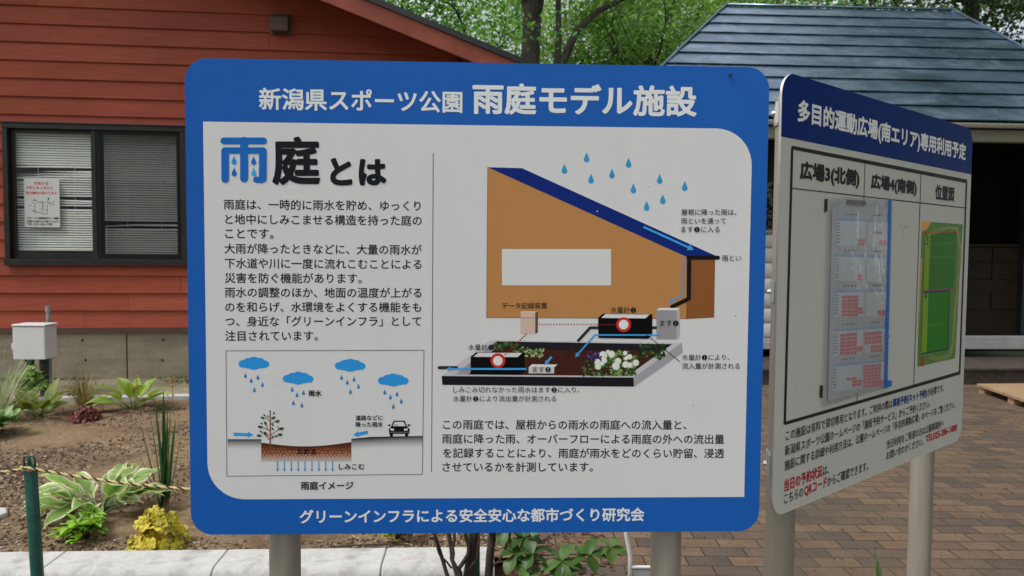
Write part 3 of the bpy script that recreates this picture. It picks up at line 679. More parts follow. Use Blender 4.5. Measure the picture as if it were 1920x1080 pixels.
# lime spirea-like shrub and leafy things with small pointed leaves
def small_leafy(loc, n, h, spread, leaf, col, label, name, cat='plant', group=None, lo=.25):
    root = empty(name, loc, 0, label, cat, group); P = Plant(); Q = Plant()
    for i in range(n):
        a = random.uniform(0, 6.28); r = spread*math.sqrt(random.random()); top = Vector((math.cos(a)*r, math.sin(a)*r, h*random.uniform(lo, 1)*(1-.35*(r/spread)**2)))
        mid = top*.5+Vector((0, 0, h*.08)); Q.tube([(0, 0, 0), mid, top], [.0035, .003, .0018], 5, (.09, .06, .03))
        for j in range(9):
            t = random.uniform(.45, 1); p = Vector((0, 0, 0)).lerp(mid, min(1, t*2)) if t < .5 else mid.lerp(top, (t-.5)*2)
            d = rdir(random.uniform(0, 6.28), random.uniform(-.1, .9)); c = var(col, .25)
            P.blade(p, d, leaf*random.uniform(.7, 1.2), leaf*.48, .5, (c, c, tuple(x*1.15 for x in c)), 4, .3, .05, broad)
    P.build('leaves', M['plant'], root, smooth=True); Q.build('stems', M['plant'], root); return root
small_leafy((-2.15, 3.69, .08), 16, .17, .14, .065, (.24, .42, .05), 'small bright lime green shrub in front of the white edged hosta', 'lime_shrub')
small_leafy((-4.72, 7.22, .05), 22, .42, .2, .10, (.16, .30, .05), 'leafy yellow green plant at the foot of the utility box', 'leafy_plant', lo=.35)
small_leafy((-4.17, 5.85, .06), 24, .30, .22, .11, (.22, .38, .13), 'light green leafy plant cut by the left edge of the photo', 'leafy_plant', lo=.3)
small_leafy((-1.62, 4.35, .07), 12, .22, .2, .05, (.13, .22, .05), 'low green weed right of the iris by the sign edge', 'garden_weed', 'weed', lo=.2)
small_leafy((-.58, 3.72, .08), 14, .16, .12, .05, (.45, .42, .05), 'small yellow flowered plant just under the big sign bottom edge', 'yellow_plant')
# heucheras
def heuchera(loc, n, rad, h, r, col, label, name='heuchera', stalks=0, sc=(.3, .2, .1)):
    root = empty(name, loc, 0, label, 'plant'); P = Plant(); Q = Plant()
    for i in range(n):
        a = random.uniform(0, 6.28); q = math.sqrt(random.random()); x, y = rad*q*math.cos(a), rad*q*math.sin(a); z = h*(1-.75*q*q)*random.uniform(.3, 1.1); x *= random.uniform(.8, 1.25); y *= random.uniform(.8, 1.25)
        Q.tube([(0, 0, 0), (x*.6, y*.6, z*.5), (x, y, z)], [.003, .0025, .002], 5, (.22, .12, .05))
        P.lobed((x, y, z), (x*3+random.gauss(0, .2), y*3-.10+random.gauss(0, .2), .22), r*random.uniform(.6, 1.2), var(col, .3), 7, .2)
    for i in range(stalks):
        x, y = random.gauss(0, rad*.4), random.gauss(0, rad*.4); Q.tube([(0, 0, 0), (x*.7, y*.7, h*.8), (x, y, h*random.uniform(1.2, 1.6))], .0018, 5, sc)
    P.build('leaves', M['plant'], root); Q.build('stems', M['plant'], root); return root
heuchera((-1.745, 3.60, .08), 110, .125, .18, .031, (.60, .50, .06), 'bright yellow heuchera with ruffled leaves left of the big blue sign', stalks=4, sc=(.2, .09, .04))
heuchera((-3.72, 6.4, .06), 34, .11, .13, .045, (.15, .035, .03), 'dark red heuchera in front of the golden grass', stalks=2)
heuchera((-4.62, 6.75, .06), 26, .17, .13, .05, (.16, .05, .045), 'dark red heuchera beside the striped grass at the left edge', stalks=2)
def flower_stalk(loc, h, label):
    root = empty('flower_stalk', loc, 0, label, 'flower stalk', 'thin flower stalks in the garden'); Q = MB(); F = Plant()
    Q.tube([(0, 0, 0), (.01, 0, h*.5), (.0, 0, h)], .0022, 5, (.25, .13, .07)); Q.build('stem', M['plant'], root)
    for i in range(34):
        z = h*random.uniform(.35, 1); F.lobed((random.gauss(0, .016), random.gauss(0, .016), z), rdir(random.uniform(0, 6.28), .2), .0085, random.choice([(.6, .35, .15), (.55, .28, .22), (.5, .4, .12)]), 4)
    tag(F.build('flowers', M['plant'], root), kind='stuff')
flower_stalk((-3.38, 6.62, .06), .36, 'thin stalk of orange pink flowers in front of the lime hosta'); flower_stalk((-3.17, 6.85, .06), .34, 'thin stalk of pinkish flowers beside the edge of the big sign')
flower_stalk((-1.90, 4.7, .06), .5, 'very thin reddish bare stalk just right of the iris leaves')
# grasses
def grass_tuft(loc, n, L, spread, cols, w, label, name='grass_tuft', cat='grass tuft', droop=.9, elr=(.75, 1.5), group=None):
    root = empty(name, loc, 0, label, cat, group); P = Plant()
    for i in range(n):
        a = random.uniform(0, 6.28); e = random.uniform(*elr); c = var(random.choice(cols), .2); r = random.random()*spread
        P.blade((math.cos(a)*r, math.sin(a)*r, 0), rdir(a, e), L*random.uniform(.55, 1.1), w, droop*random.uniform(.4, 1.3), (c, c, tuple(min(1, x*1.2) for x in c)), 6, .3, 0, grassp)
    P.build('blades', M['plant'], root, smooth=True); return root
grass_tuft((-4.08, 7.0, .05), 240, .40, .05, [(.20, .18, .06), (.30, .24, .09), (.10, .12, .04), (.16, .17, .05), (.42, .34, .15)], .006, 'golden green sedge tuft right of the utility box')
grass_tuft((-4.46, 6.35, .05), 150, .72, .05, [(.42, .46, .30), (.52, .54, .38), (.22, .28, .13), (.3, .36, .2)], .009, 'pale striped ornamental grass at the left edge below the window', droop=.75)
grass_tuft((-1.50, 4.15, .07), 90, .26, .10, [(.36, .30, .16), (.2, .24, .08), (.12, .2, .05), (.42, .36, .22)], .005, 'dry mixed grass tuft at the left edge of the big sign', elr=(.3, 1.4))
# moss and creeping green at the foot of the house
b = Plant()
for _ in range(2600):
    u = random.uniform(-1.1, 3.4); y = -random.random()**1.6*.5-.012; x_, y_, _z = hloc(u, y, 0)
    if noise.noise((u*1.7, y*3, .3)) < -.15+.5*abs(y): continue
    c = var(random.choice([(.07, .12, .03), (.11, .16, .04), (.16, .17, .06)]), .3); b.blade((x_, y_, .045), rdir(random.uniform(0, 6.28), random.uniform(.1, 1.2)), random.uniform(.03, .075), .016, .8, (c, c, c), 3, .2, 0, broad)
o = b.build('ground_cover', M['plant']); tag(o, 'low green ground cover along the foot of the house foundation', kind='stuff')

b = MB(); b.tube([(-.22, .0, 0), (-.08, .012, .006), (.05, .004, .012), (.16, .02, .004)], [.004, .0045, .004, .003], 6); b.tube([(-.08, .012, .006), (-.02, -.03, .014), (.03, -.045, .012)], [.003, .0028, .002], 5)
o = b.build('dry_twig', M['stem'], smooth=True); o.location = (-.66, 3.60, .085); tag(o, 'thin dry twig on the soil behind the kerb, under the big sign', 'twig')
# ---- rope bollards
def bollard(loc, lean, label):
    root = empty('rope_bollard', loc, 0, label, 'bollard', 'green rope bollards'); root.rotation_euler = lean
    b = MB(); b.tube([(0, 0, -.05), (0, 0, .652), (0, 0, .662)], [.0243, .0243, .021], 20); b.build('pole', M['bollard'], root, smooth='auto')
    for dx in (-.009, .010):
        b = MB(); b.tube([(dx*1.0-.012, -.004, .655)]+[(dx-.013*math.cos(R(a))*1.0, -.004, .682+.019*math.sin(R(a))) for a in range(0, 181, 20)]+[(dx+.013, -.004, .655)], .0042, 8); b.build('hook', M['bollard'], root, smooth=True)
    return root
bollard((-1.948, 3.0, 0), (0, R(-2.3), 0), 'green steel bollard with rope looped over its hooks at the left'); bollard((-.145, 2.97, 0), (0, R(-.5), 0), 'green bollard half hidden behind the dark shrub stems')
rope = empty('barrier_rope', (-1.975, 3.0, 0), 0, 'yellow and black twisted rope strung between the green bollards', 'rope')
def rope_path():
    pts = []
    def seg(a, b_, sag, n):
        for i in range(n):
            t = i/n; p = Vector(a).lerp(Vector(b_), t); p.z -= sag*4*t*(1-t); pts.append(p)
    seg((-3.3, 2.99, .62), (-2.0, 2.972, .652), .05, 150); seg((-2.0, 2.972, .652), (-1.945, 2.968, .657), -.004, 12); seg((-1.945, 2.968, .657), (-.15, 2.94, .655), .083, 220); pts.append(Vector((-.15, 2.94, .655))); return pts
rp = rope_path()
for k, mname, part in ((0, 'yrope', 'yellow_strand'), (1, 'yrope', 'yellow_strand'), (2, 'brope', 'black_strand')):
    b = MB(); Lc = 0; pts = []
    for i, p in enumerate(rp):
        if i: Lc += (p-rp[i-1]).length
        t = (rp[min(i+1, len(rp)-1)]-rp[max(i-1, 0)]).normalized(); a = Vector((0, 0, 1)); a = (a-t*a.dot(t)).normalized(); c = t.cross(a); q = 2*math.pi*(Lc/.05+k/3)
        pts.append(p+(a*math.cos(q)+c*math.sin(q))*.0032-Vector((-1.975, 3.0, 0)))
    b.tube(pts, .0033, 6); b.build(part, M[mname], rope, smooth=True)
b = MB(); b.tube([(-.005+.0275*math.cos(R(a)), .002+.0285*math.sin(R(a)), .650+.006*math.sin(R(a*2))+a*.00001) for a in range(0, 361, 15)], .0055, 6); b.build('loop', M['yrope'], rope, smooth=True)

# ---- shrub with dark stems and five-part leaves in front of the kerb end
sh = empty('akebia_shrub', (-.13, 2.86, 0), 0, 'shrub with dark stems and fresh five part leaves below the big sign', 'shrub')
SX = -.13; SY = 2.86
stems = [([(-.03, .02, 0), (-.035, .03, .26), (-.012, .03, .45), (-.02, .04, .8)], [.024, .021, .019, .012]), ([(.05, 0, 0), (.045, 0, .26), (.058, .01, .44), (.09, .02, .85)], [.021, .017, .015, .01]),
         ([(-.04, -.02, 0), (-.105, 0, .24), (-.178, .02, .45), (-.23, .05, .75)], [.009, .008, .0075, .005]), ([(-.03, .0, 0), (-.07, .0, .25), (-.10, .02, .33), (-.115, .03, .45), (-.12, .05, .8)], [.011, .009, .008, .008, .005]),
         ([(-.06, 0, .22), (-.07, .0, .30), (-.03, .0, .37), (-.045, .0, .45), (-.07, .02, .6)], [.010, .009, .008, .008, .005]), ([(-.02, -.03, 0), (-.05, -.02, .25), (-.095, -.01, .34), (-.09, 0, .46), (-.1, 0, .7)], .006),
         ([(.045, 0, .3), (.09, -.01, .34), (.115, -.02, .40), (.14, -.02, .5)], .005), ([(-.1, .01, .30), (-.15, 0, .36), (-.165, 0, .42), (-.17, 0, .6)], .004), ([(-.03, 0, .3), (.0, -.03, .35), (.01, -.04, .45)], .004)]
for i, (pts, r_) in enumerate(stems):
    b = MB(); pp = []
    for j in range(len(pts)-1):
        for t in range(5): q = Vector(pts[j]).lerp(Vector(pts[j+1]), t/5); pp.append(q+Vector((random.gauss(0, .0015), random.gauss(0, .0015), 0)))
    pp.append(Vector(pts[-1])); rr = r_ if not hasattr(r_, '__len__') else list(np.interp(np.linspace(0, len(r_)-1, len(pp)), range(len(r_)), r_)); b.tube(pp, rr, 10); b.build('stem', M['stem'], sh, smooth=True)
# leaf positions (x, y, z, size, tilt)
lv = [(.055, 2.82, .447, .075, -.1), (.02, 2.78, .395, .075, .2), (.085, 2.76, .405, .07, .1), (.195, 2.75, .385, .085, -.1), (.30, 2.76, .405, .07, .1), (.385, 2.79, .42, .062, .0), (.065, 2.72, .33, .078, .1), (.185, 2.70, .33, .085, .3), (-.02, 2.85, .47, .07, .2), (.03, 2.9, .50, .08, 0), (.12, 2.83, .52, .08, .1), (.10, 2.66, .25, .08, .2), (.24, 2.68, .26, .08, .1)]
for (x, y, z, s_, tl) in lv:
    P = Plant(); c0 = var(random.choice([(.045, .105, .025), (.065, .14, .03), (.10, .20, .045)]), .15); a0 = random.uniform(-.4, .4)-math.pi/2
    for j in range(5):
        a = a0+2*math.pi*j/5+random.uniform(-.15, .15); d = Vector((math.cos(a), .62*math.sin(a), -.55*math.sin(-a)*1.0+tl*.3)); c = var(c0, .12)
        P.blade((x-SX, y-SY, z), d, s_*random.uniform(.85, 1.15), s_*.74, .5, (c, c, tuple(v*1.12 for v in c)), 7, .22, .04, lambda t: (math.sin(math.pi*min(1, t**1.25*.96+.03)))**.75, random.uniform(-.35, .35))
    P.tube([(x-SX, y-SY, z), ((x-SX)*.75+.01, (y-SY)*.7, z-.035), ((x-SX)*.3+.03, (y-SY)*.3, z-.06)], [.0016, .0017, .002], 5, (.10, .14, .04)); P.build('leaf', M['plant'], sh, smooth=True)

# ---- white tubular stand behind the right post
st = empty('sign_stand', (.52, 2.9, 0), 0, 'white tubular stand with grey panel behind the right post of the big sign', 'stand')
for x in (-.04, .085):
    b = MB(); b.tube([(x, 0, 0), (x, 0, .34), (x-.004, 0, .365), (x-.022, .0, .45), (x-.06, .01, .62)], .0085, 12); b.build('leg', M['white'], st, smooth=True)
for x0, x1, yy, zz, rr in ((-.1, .025, .01, .62, .0085), (-.04, .085, 0, .296, .007), (-.04, .085, 0, .06, .007)):
    b = MB(); b.tube([(x0, yy, zz), (x1, yy, zz)], rr, 10); b.build('crossbar', M['white'], st, smooth='auto')
b = MB(); b.box(-.031, .076, -.003, .003, .068, .288); b.build('panel', flat('grey_board', (.34, .37, .36), .5, 0, .4), st)

# ---- weeds in the paving joints
def weed(loc, label, bulb=False):
    root = empty('grass_weed', loc, 0, label, 'weed', 'grass weeds in front of the right sign'); P = Plant()
    if bulb:
        P.tube([(.02, 0, 0), (.012, 0, .2), (.0, 0, .3)], [.004, .004, .0035], 6, (.07, .14, .03)); P.blade((.0, 0, .29), (-.16, 0, 1), .11, .016, .0, ((.12, .2, .06), (.1, .17, .05), (.1, .17, .05)), 6, .5, 0, lambda t: math.sin(math.pi*min(1, .25+t*.75))**1.2 if t < .5 else .25*(1-t)); P.blade((.015, 0, 0), (.05, 0, 1), .27, .012, .05, ((.08, .17, .04),)*3, 6, .4, 0, grassp)
        P.blade((.012, 0, .19), (-.03, -.02, 1), .11, .02, .0, ((.13, .19, .08), (.1, .17, .05), (.1, .17, .05)), 6, .8, 0, lambda t: math.sin(math.pi*min(1, t))**.8)
    else:
        for dx, L, ln in ((0, .24, -.12), (.01, .27, .1), (.005, .2, .2)): P.blade((dx, 0, 0), (ln, 0, 1), L, .006, .2, ((.12, .17, .05),)*3, 6, .3, 0, grassp)
    P.build('blades', M['plant'], root, smooth=True)
weed((1.5, 2.98, 0), 'single green grass stem with swollen bud between the posts of the right sign', True)
weed((1.17, 2.95, 0), 'thin forked grass blades just right of the left post of the right sign'); weed((2.07, 2.9, 0), 'short thin grass blades right of the right post of the angled sign')

# ================================================================== SHED WITH TEAL ROOF
shed = empty('white_log_shed', (5, 9.2, 0), R(3), 'white log building with teal stepped metal hip roof and dark open front', 'building')
def sl(P):
    a = R(3); x, y = P[0]-5, P[1]-9.2; return Vector((x*math.cos(a)+y*math.sin(a), -x*math.sin(a)+y*math.cos(a), P[2]))
eL, eR, rL, rR = sl((1.206, 9.001, 3.22)), sl((8.178, 9.367, 3.20)), sl((3.362, 11.914, 5.461)), sl((7.066, 12.108, 5.466))
bL, bR = Vector((eL.x, 5.8, 3.2)), Vector((eR.x, 5.8, 3.2))
def courses(a0, a1, b0, b1, n, mb):
    """stepped sheet courses from eave edge a0-a1 up to ridge edge b0-b1"""
    nrm = (a1-a0).cross(b0-a0)
    if nrm.length < 1e-6: nrm = (a1-a0).cross(b1-a0)
    nrm.normalize()
    if nrm.z < 0: nrm = -nrm
    K = 24
    for i in range(n):
        t0, t1 = i/n, min(1, (i+1)/n+.004); lift = .026
        r0 = [a0.lerp(b0, t0).lerp(a1.lerp(b1, t0), j/K) for j in range(K+1)]; r1 = [a0.lerp(b0, t1).lerp(a1.lerp(b1, t1), j/K) for j in range(K+1)]
        w = [.0035*noise.noise((j*.9, i*3.7, 1.)) for j in range(K+1)]
        top = [p+nrm*(lift+w[j]) for j, p in enumerate(r0)]; bot = [p+nrm*.002+((b0+b1)-(a0+a1)).normalized()*.012 for p in r0]; hi = [p+nrm*.004 for p in r1]
        vs = top+hi+bot; n1 = K+1; fs = []
        for j in range(K): fs.append((j, j+1, n1+j+1, n1+j)); fs.append((2*n1+j, 2*n1+j+1, j+1, j))
        mb.add(vs, fs)
b = MB(); courses(eL, eR, rL, rR, 10, b); courses(bL, eL, rL, rL+Vector((0, .001, 0)), 10, b); courses(eR, bR, rR, rR+Vector((0, .001, 0)), 10, b); courses(bR, bL, rR, rL, 10, b)
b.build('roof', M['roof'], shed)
b = MB()
for p, q in ((eL, rL), (eR, rR), (rL, rR)): b.tube([p+Vector((0, 0, .03)), q+Vector((0, 0, .035))], .022, 8)
b.build('hip_cap', M['roof'], shed, smooth=True)
b = MB(); b.box(eL.x+.05, eR.x-.05, .04, .10, 3.11, 3.2); b.box(eL.x+.05, eR.x-.05, .101, 5.75, 3.13, 3.19); b.build('eave_board', M['black_metal'], shed)
b = MB(); n = 10   # half round gutter
pr = [(-.045+.05*math.cos(R(180+18*i)), 3.172+.05*math.sin(R(180+18*i))) for i in range(n+1)]; pr2 = [(-.045+.044*math.cos(R(360-18*i)), 3.172+.044*math.sin(R(360-18*i))) for i in range(n+1)]
b.prism(pr+pr2, 'x', eL.x-.05, eR.x+.05); b.build('gutter', M['white'], shed, smooth='auto')
b = MB(); b.box(-2.6, 3.1, .02, .14, 2.965, 3.108); b.build('beam', M['cream'], shed, bevel=.006)
# walls : rounded white logs left, open front right
b = MB(); nlog = 7; z = .444; hh = (1.827-.444)/nlog
for i in range(nlog):
    b.prism([(.72, z+i*hh)]+[(.62-.045*math.sin(R(a)), z+i*hh+hh/2-hh/2*.985*math.cos(R(a))) for a in range(0, 181, 20)]+[(.72, z+(i+1)*hh)], 'x', -2.55, .55)
b.build('log_wall', M['log'], shed, smooth='auto')
boxes('sill', [(-2.55, .55, .56, .60, .40, .443), (-2.55, .55, .56, .60, 1.828, 1.86), (-2.55, 3.1, .50, .72, .31, .398), (.55, 3.1, .52, .7, .4, .47)], flat('grey_white_sill', (.36, .37, .37), .6, 0, .3, .15, 6), shed, .004)
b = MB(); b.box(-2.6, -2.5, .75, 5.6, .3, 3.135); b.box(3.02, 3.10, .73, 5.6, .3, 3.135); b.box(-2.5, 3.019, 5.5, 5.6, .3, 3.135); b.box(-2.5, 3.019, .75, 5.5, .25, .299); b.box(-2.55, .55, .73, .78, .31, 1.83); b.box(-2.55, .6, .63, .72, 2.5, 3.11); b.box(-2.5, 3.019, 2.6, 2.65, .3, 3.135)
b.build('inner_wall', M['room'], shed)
boxes('post', [(.55, .68, .60, .73, .49, 3.1), (1.98, 2.10, .74, .84, .49, 2.9)], M['black_metal'], shed)
b = MB(); b.box(-2.5, .55, .66, .668, 1.86, 2.5); b.build('window_glass', mat_glass('dark_shed_glass', (.35, .37, .36), 1.5), shed)
b = MB(); b.box(-1.30, -1.18, .650, .652, 2.10, 2.26); b.box(-1.27, -1.22, .650, .652, 2.03, 2.09); b.build('window_sticker', M['white'], shed)
ct = empty('wooden_counter', sl((0, 0, 0))*0, 0, 'brown wooden counter standing in the dark open front of the shed', 'counter')
ct.location = (5+1.95, 9.2+1.95, .3); ct.rotation_euler = (0, 0, R(3))
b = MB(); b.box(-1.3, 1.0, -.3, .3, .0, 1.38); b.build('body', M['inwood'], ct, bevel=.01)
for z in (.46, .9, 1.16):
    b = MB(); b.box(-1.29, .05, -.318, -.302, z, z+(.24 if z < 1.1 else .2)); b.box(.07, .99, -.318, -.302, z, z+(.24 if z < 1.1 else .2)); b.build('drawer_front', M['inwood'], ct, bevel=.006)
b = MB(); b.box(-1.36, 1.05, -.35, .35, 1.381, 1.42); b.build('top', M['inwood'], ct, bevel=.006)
# deck
dk = empty('timber_deck', (5, 9.2, 0), R(3), 'dark weathered timber deck in front of the white log shed', 'deck')
b = MB()
for i in range(11):
    y0 = -.43+i*.092; b.box(-2.9, 3.6, y0, y0+.086, .172, .2+.001*(i % 3))
b.build('boards', M['deck'], dk, bevel=.003)
boxes('joist', [(-2.9, 3.6, -.40, -.36, .0, .171), (-2.9, 3.6, .5, .55, 0, .171)], M['deck'], dk)
# platform
pf = empty('wooden_platform', (5.28, 8.33, 0), R(5), 'low platform of new pine planks on blocks at the right edge', 'platform')
e2 = Vector((-.19, -.98, 0)); 
b = MB()
for i in range(9):
    p0 = e2*(i*.135); p1 = e2*(i*.135+.129); q = [p0, p0+Vector((2.2, 0, 0)), p1+Vector((2.2, 0, 0)), p1]
    b.add([(v.x, v.y, .072) for v in q]+[(v.x, v.y, .098) for v in q], [(0, 1, 2, 3), (7, 6, 5, 4), (0, 4, 5, 1), (1, 5, 6, 2), (2, 6, 7, 3), (3, 7, 4, 0)])
b.build('planks', M['plank'], pf)
boxes('block', [((e2*t).x+x, (e2*t).x+x+.09, (e2*t).y-.09, (e2*t).y, .0, .071) for t in (.02, .6, 1.12) for x in (.02, 1.0, 2.0)], M['plank'], pf)

# ================================================================== TREES
def leaves_mesh(name, C, rad, n_per, size, cols, parent, mat, flatz=.32, seed=1):
    """C clumps (k,3): leaf-sized folded faces scattered through each clump"""
    rs = np.random.RandomState(seed); k = len(C); N = k*n_per
    ctr = np.repeat(C, n_per, 0); d = rs.normal(size=(N, 3)); d /= np.linalg.norm(d, axis=1)[:, None]; rr = rs.rand(N)**.5
    P = ctr+d*(rr*np.repeat(rad, n_per))[:, None]*np.array([1, 1, flatz])
    a = rs.rand(N)*2*np.pi; e = rs.normal(0, .45, N)-.25
    ax = np.stack([np.cos(a)*np.cos(e), np.sin(a)*np.cos(e), np.sin(e)], 1); upv = np.array([0, 0, 1.])+rs.normal(0, .45, (N, 3)); sd_ = np.cross(ax, upv); sd_ /= np.linalg.norm(sd_, axis=1)[:, None]; nn = np.cross(sd_, ax)
    L = size*rs.uniform(.65, 1.25, N)[:, None]; w = L*.30
    V = np.stack([P, P+ax*L*.45+sd_*w+nn*L*.06, P+ax*L-nn*L*.05, P+ax*L*.45-sd_*w+nn*L*.06], 1).reshape(-1, 3)
    F = (np.arange(N)*4)[:, None]; tris = np.concatenate([F+np.array([0, 1, 2]), F+np.array([0, 2, 3])], 1).reshape(-1, 3)
    cidx = rs.randint(0, len(cols), N); base = np.array(cols)[cidx]*rs.uniform(.75, 1.25, (N, 1)); clump = np.repeat(rs.uniform(.75, 1.25, k), n_per)[:, None]; base = base*clump
    me = bpy.data.meshes.new(name); me.vertices.add(len(V)); me.vertices.foreach_set('co', V.ravel()); me.loops.add(len(tris)*3); me.polygons.add(len(tris))
    me.loops.foreach_set('vertex_index', tris.ravel().astype(np.int32)); me.polygons.foreach_set('loop_start', np.arange(len(tris))*3); me.update(calc_edges=True)
    at = me.color_attributes.new('tint', 'FLOAT_COLOR', 'POINT'); c4 = np.ones((len(V), 4), 'f'); c4[:, :3] = np.repeat(base, 4, 0); at.data.foreach_set('color', c4.ravel())
    me.materials.append(mat); o = bpy.data.objects.new(name, me); COL.objects.link(o); o.parent = parent; return o
def limb(b, p, d, L, r, depth, tips, rs, min_r=.012):
    pts = [p.copy()]; q = p.copy(); dd = d.copy(); n = 6
    for i in range(n):
        dd = (dd+Vector(rs.normal(0, .13, 3))+Vector((0, 0, .03))).normalized(); q = q+dd*(L/n); pts.append(q.copy())
    b.tube(pts, list(np.linspace(r, r*.55, n+1)), 8 if r > .06 else 5, cap=False)
    tips.append((q.copy(), depth)); 
    if depth <= 2: tips.append((pts[3].copy(), depth))
    if depth == 0: return
    for k in range(rs.randint(2, 4) if depth > 1 else 3):
        a = rs.uniform(0, 6.28); s_ = dd.orthogonal().normalized(); s_ = Matrix.Rotation(a, 3, dd) @ s_
        nd = (dd*rs.uniform(.5, .9)+s_*rs.uniform(.5, .95)+Vector((0, 0, .05))).normalized(); st_ = pts[rs.randint(3, n+1)]
        limb(b, st_, nd, L*rs.uniform(.55, .85), max(min_r, r*.5*rs.uniform(.8, 1.1)), depth-1, tips, rs)
GREENS = [(.13, .28, .085), (.16, .32, .08), (.23, .39, .095), (.085, .19, .06), (.20, .31, .085)]
def tree(loc, h0, h1, r, cr_, nl, label, seed, cols=GREENS, leaf=.12, blossom=0, lean=(0, 0), extra=None, name='broadleaf_tree', depth=3, crad=(.55, 1.0), ncl=170, low=None, nleaf=80):
    """h0: height of the first fork, h1: top, cr_: crown radius"""
    rs = np.random.RandomState(seed); root = empty(name, loc, 0, label, 'tree', 'trees behind the buildings'); b = MB(); tips = []
    base = Vector((0, 0, -.1)); fork = Vector((lean[0], lean[1], h0)); pts = [base.lerp(fork, i/6)+Vector((rs.normal(0, .03), rs.normal(0, .03), 0)) for i in range(7)]
    b.tube(pts, [r*1.35]+list(np.linspace(r*1.1, r*.85, 6)), 14, cap=False)
    for k in range(nl):
        a = 2*math.pi*k/nl+rs.uniform(-.5, .5); d = Vector((math.cos(a)*.65, math.sin(a)*.65, rs.uniform(.55, 1.1))).normalized(); limb(b, pts[-1]-Vector((0, 0, rs.uniform(0, .6))), d, (h1-h0)*.42, r*.55, depth-1, tips, rs)
    if extra:
        for ps, rr in extra: 
            pp = [Vector(p) for p in ps]; b.tube(pp, rr, 10, cap=False); tips.append((pp[-1], 1))
    b.build('trunk', M['bark'], root, smooth=True)
    T = np.array([t[0][:] for t in tips]); zc = (h0+h1)/2+.3; 
    # fill the crown volume as well
    m_ = max(0, ncl-len(T)); d = rs.normal(size=(m_, 3)); d /= np.linalg.norm(d, axis=1)[:, None]; q = d*(rs.rand(m_)**.5)[:, None]*np.array([cr_, cr_, (h1-(low or h0))/2]); q += np.array([lean[0], lean[1], (h1+(low or h0))/2])
    C = np.concatenate([T[rs.permutation(len(T))[:ncl//2]], q]) if len(T) else q
    rad = rs.uniform(*crad, len(C)); leaves_mesh('crown', C, rad, nleaf, leaf, cols, root, M['leaf'], .38, seed)
    if blossom:
        bc = C[rs.permutation(len(C))[:blossom]]; br = rad[:blossom]; leaves_mesh('blossom', bc+np.array([0, 0, .12]), br, 34, .085, [(.62, .64, .48), (.7, .7, .58)], root, M['petal'], .12, seed+5)
    return root
YG = [(.17, .33, .085), (.23, .40, .095), (.30, .45, .115), (.13, .26, .07), (.27, .35, .11)]
tree((.42, 14.2, 0), 6.3, 11.0, .2, 3.4, 5, 'tall tree with thick dark forked trunk between the house and the shed', 3, lean=(-.08, 0), ncl=190, low=4.6, nleaf=75,
     extra=[([(.12, -.1, 4.4), (.5, -.15, 5.1), (.75, -.1, 5.7), (1.15, 0, 6.1), (1.9, .1, 6.5)], [.09, .08, .07, .055, .04]), ([(.1, -.1, 4.0), (.38, -.2, 4.8), (.42, -.1, 5.6), (.4, 0, 7)], [.08, .07, .06, .04])])
tree((2.9, 16.8, 0), 4.0, 9.0, .12, 2.8, 4, 'white blossomed tree just left of the teal roof', 8, YG, blossom=140, ncl=190, nleaf=75, low=4.2)
tree((-2.2, 17.5, 0), 4.5, 10.5, .15, 3.4, 4, 'leafy dark green tree rising behind the gable edge of the red house', 12, ncl=170, nleaf=75, low=5.0)
tree((5.4, 19.5, 0), 5.0, 10.0, .14, 3.4, 4, 'blossoming tree behind the left part of the shed ridge', 21, YG, blossom=110, ncl=170, low=6.0)
tree((8.6, 19.0, 0), 5.0, 11.0, .17, 3.6, 4, 'bushy green tree behind the middle of the shed ridge', 25, ncl=230, low=5.6, crad=(.7, 1.2))
tree((11.6, 17.5, 0), 4.6, 16.5, .17, 4.0, 5, 'tree with dark twisting limbs beyond the right end of the shed roof', 31, [(.03, .06, .03), (.05, .085, .035), (.07, .11, .04)], ncl=320, nleaf=95, low=4.6, crad=(.7, 1.2))
tree((1.0, 22.5, 0), 5.5, 12.0, .16, 3.8, 4, 'far green tree seen through the gap left of the shed roof', 36, YG, ncl=190, low=5.0, crad=(.7, 1.2))
tree((15.5, 17.0, 0), 5.0, 20.0, .18, 5.5, 4, 'far tree at the top right corner of the photo', 41, [(.03, .06, .03), (.05, .085, .035), (.07, .11, .04)], ncl=420, nleaf=100, low=4.8, crad=(.7, 1.2))
tree((5.0, 25.5, 0), 6.0, 13.0, .16, 3.6, 4, 'far pale green tree peeping over the left end of the shed ridge', 47, YG, ncl=110, low=6.5, crad=(.7, 1.2))
# first tree is added, unseen, to shade the signs; second shades the paving
tree((-5.0, -3.2, 0), 3.4, 9.5, .18, 3.2, 5, 'broad leafy tree added unseen behind the viewpoint to shade the signs', 53, ncl=190, nleaf=110, low=2.4, crad=(.7, 1.2), leaf=.16)
tree((3.7, 1.7, 0), 4.4, 9.5, .17, 3.8, 5, 'broad leafy tree right of the viewpoint, shading the brick paving', 59, ncl=190, nleaf=130, low=4.6, crad=(.7, 1.2), leaf=.16)

tree((9.0, 4.0, 0), 2.2, 9.0, .14, 3.2, 5, 'low branched leafy tree beyond the right edge of the photo, facing the angled sign', 61, ncl=200, nleaf=110, low=.9, crad=(.7, 1.2), leaf=.16)
tree((8.0, -3.0, 0), 2.2, 9.5, .14, 3.2, 5, 'low branched leafy tree behind and right of the viewpoint', 67, ncl=200, nleaf=110, low=.9, crad=(.7, 1.2), leaf=.16)

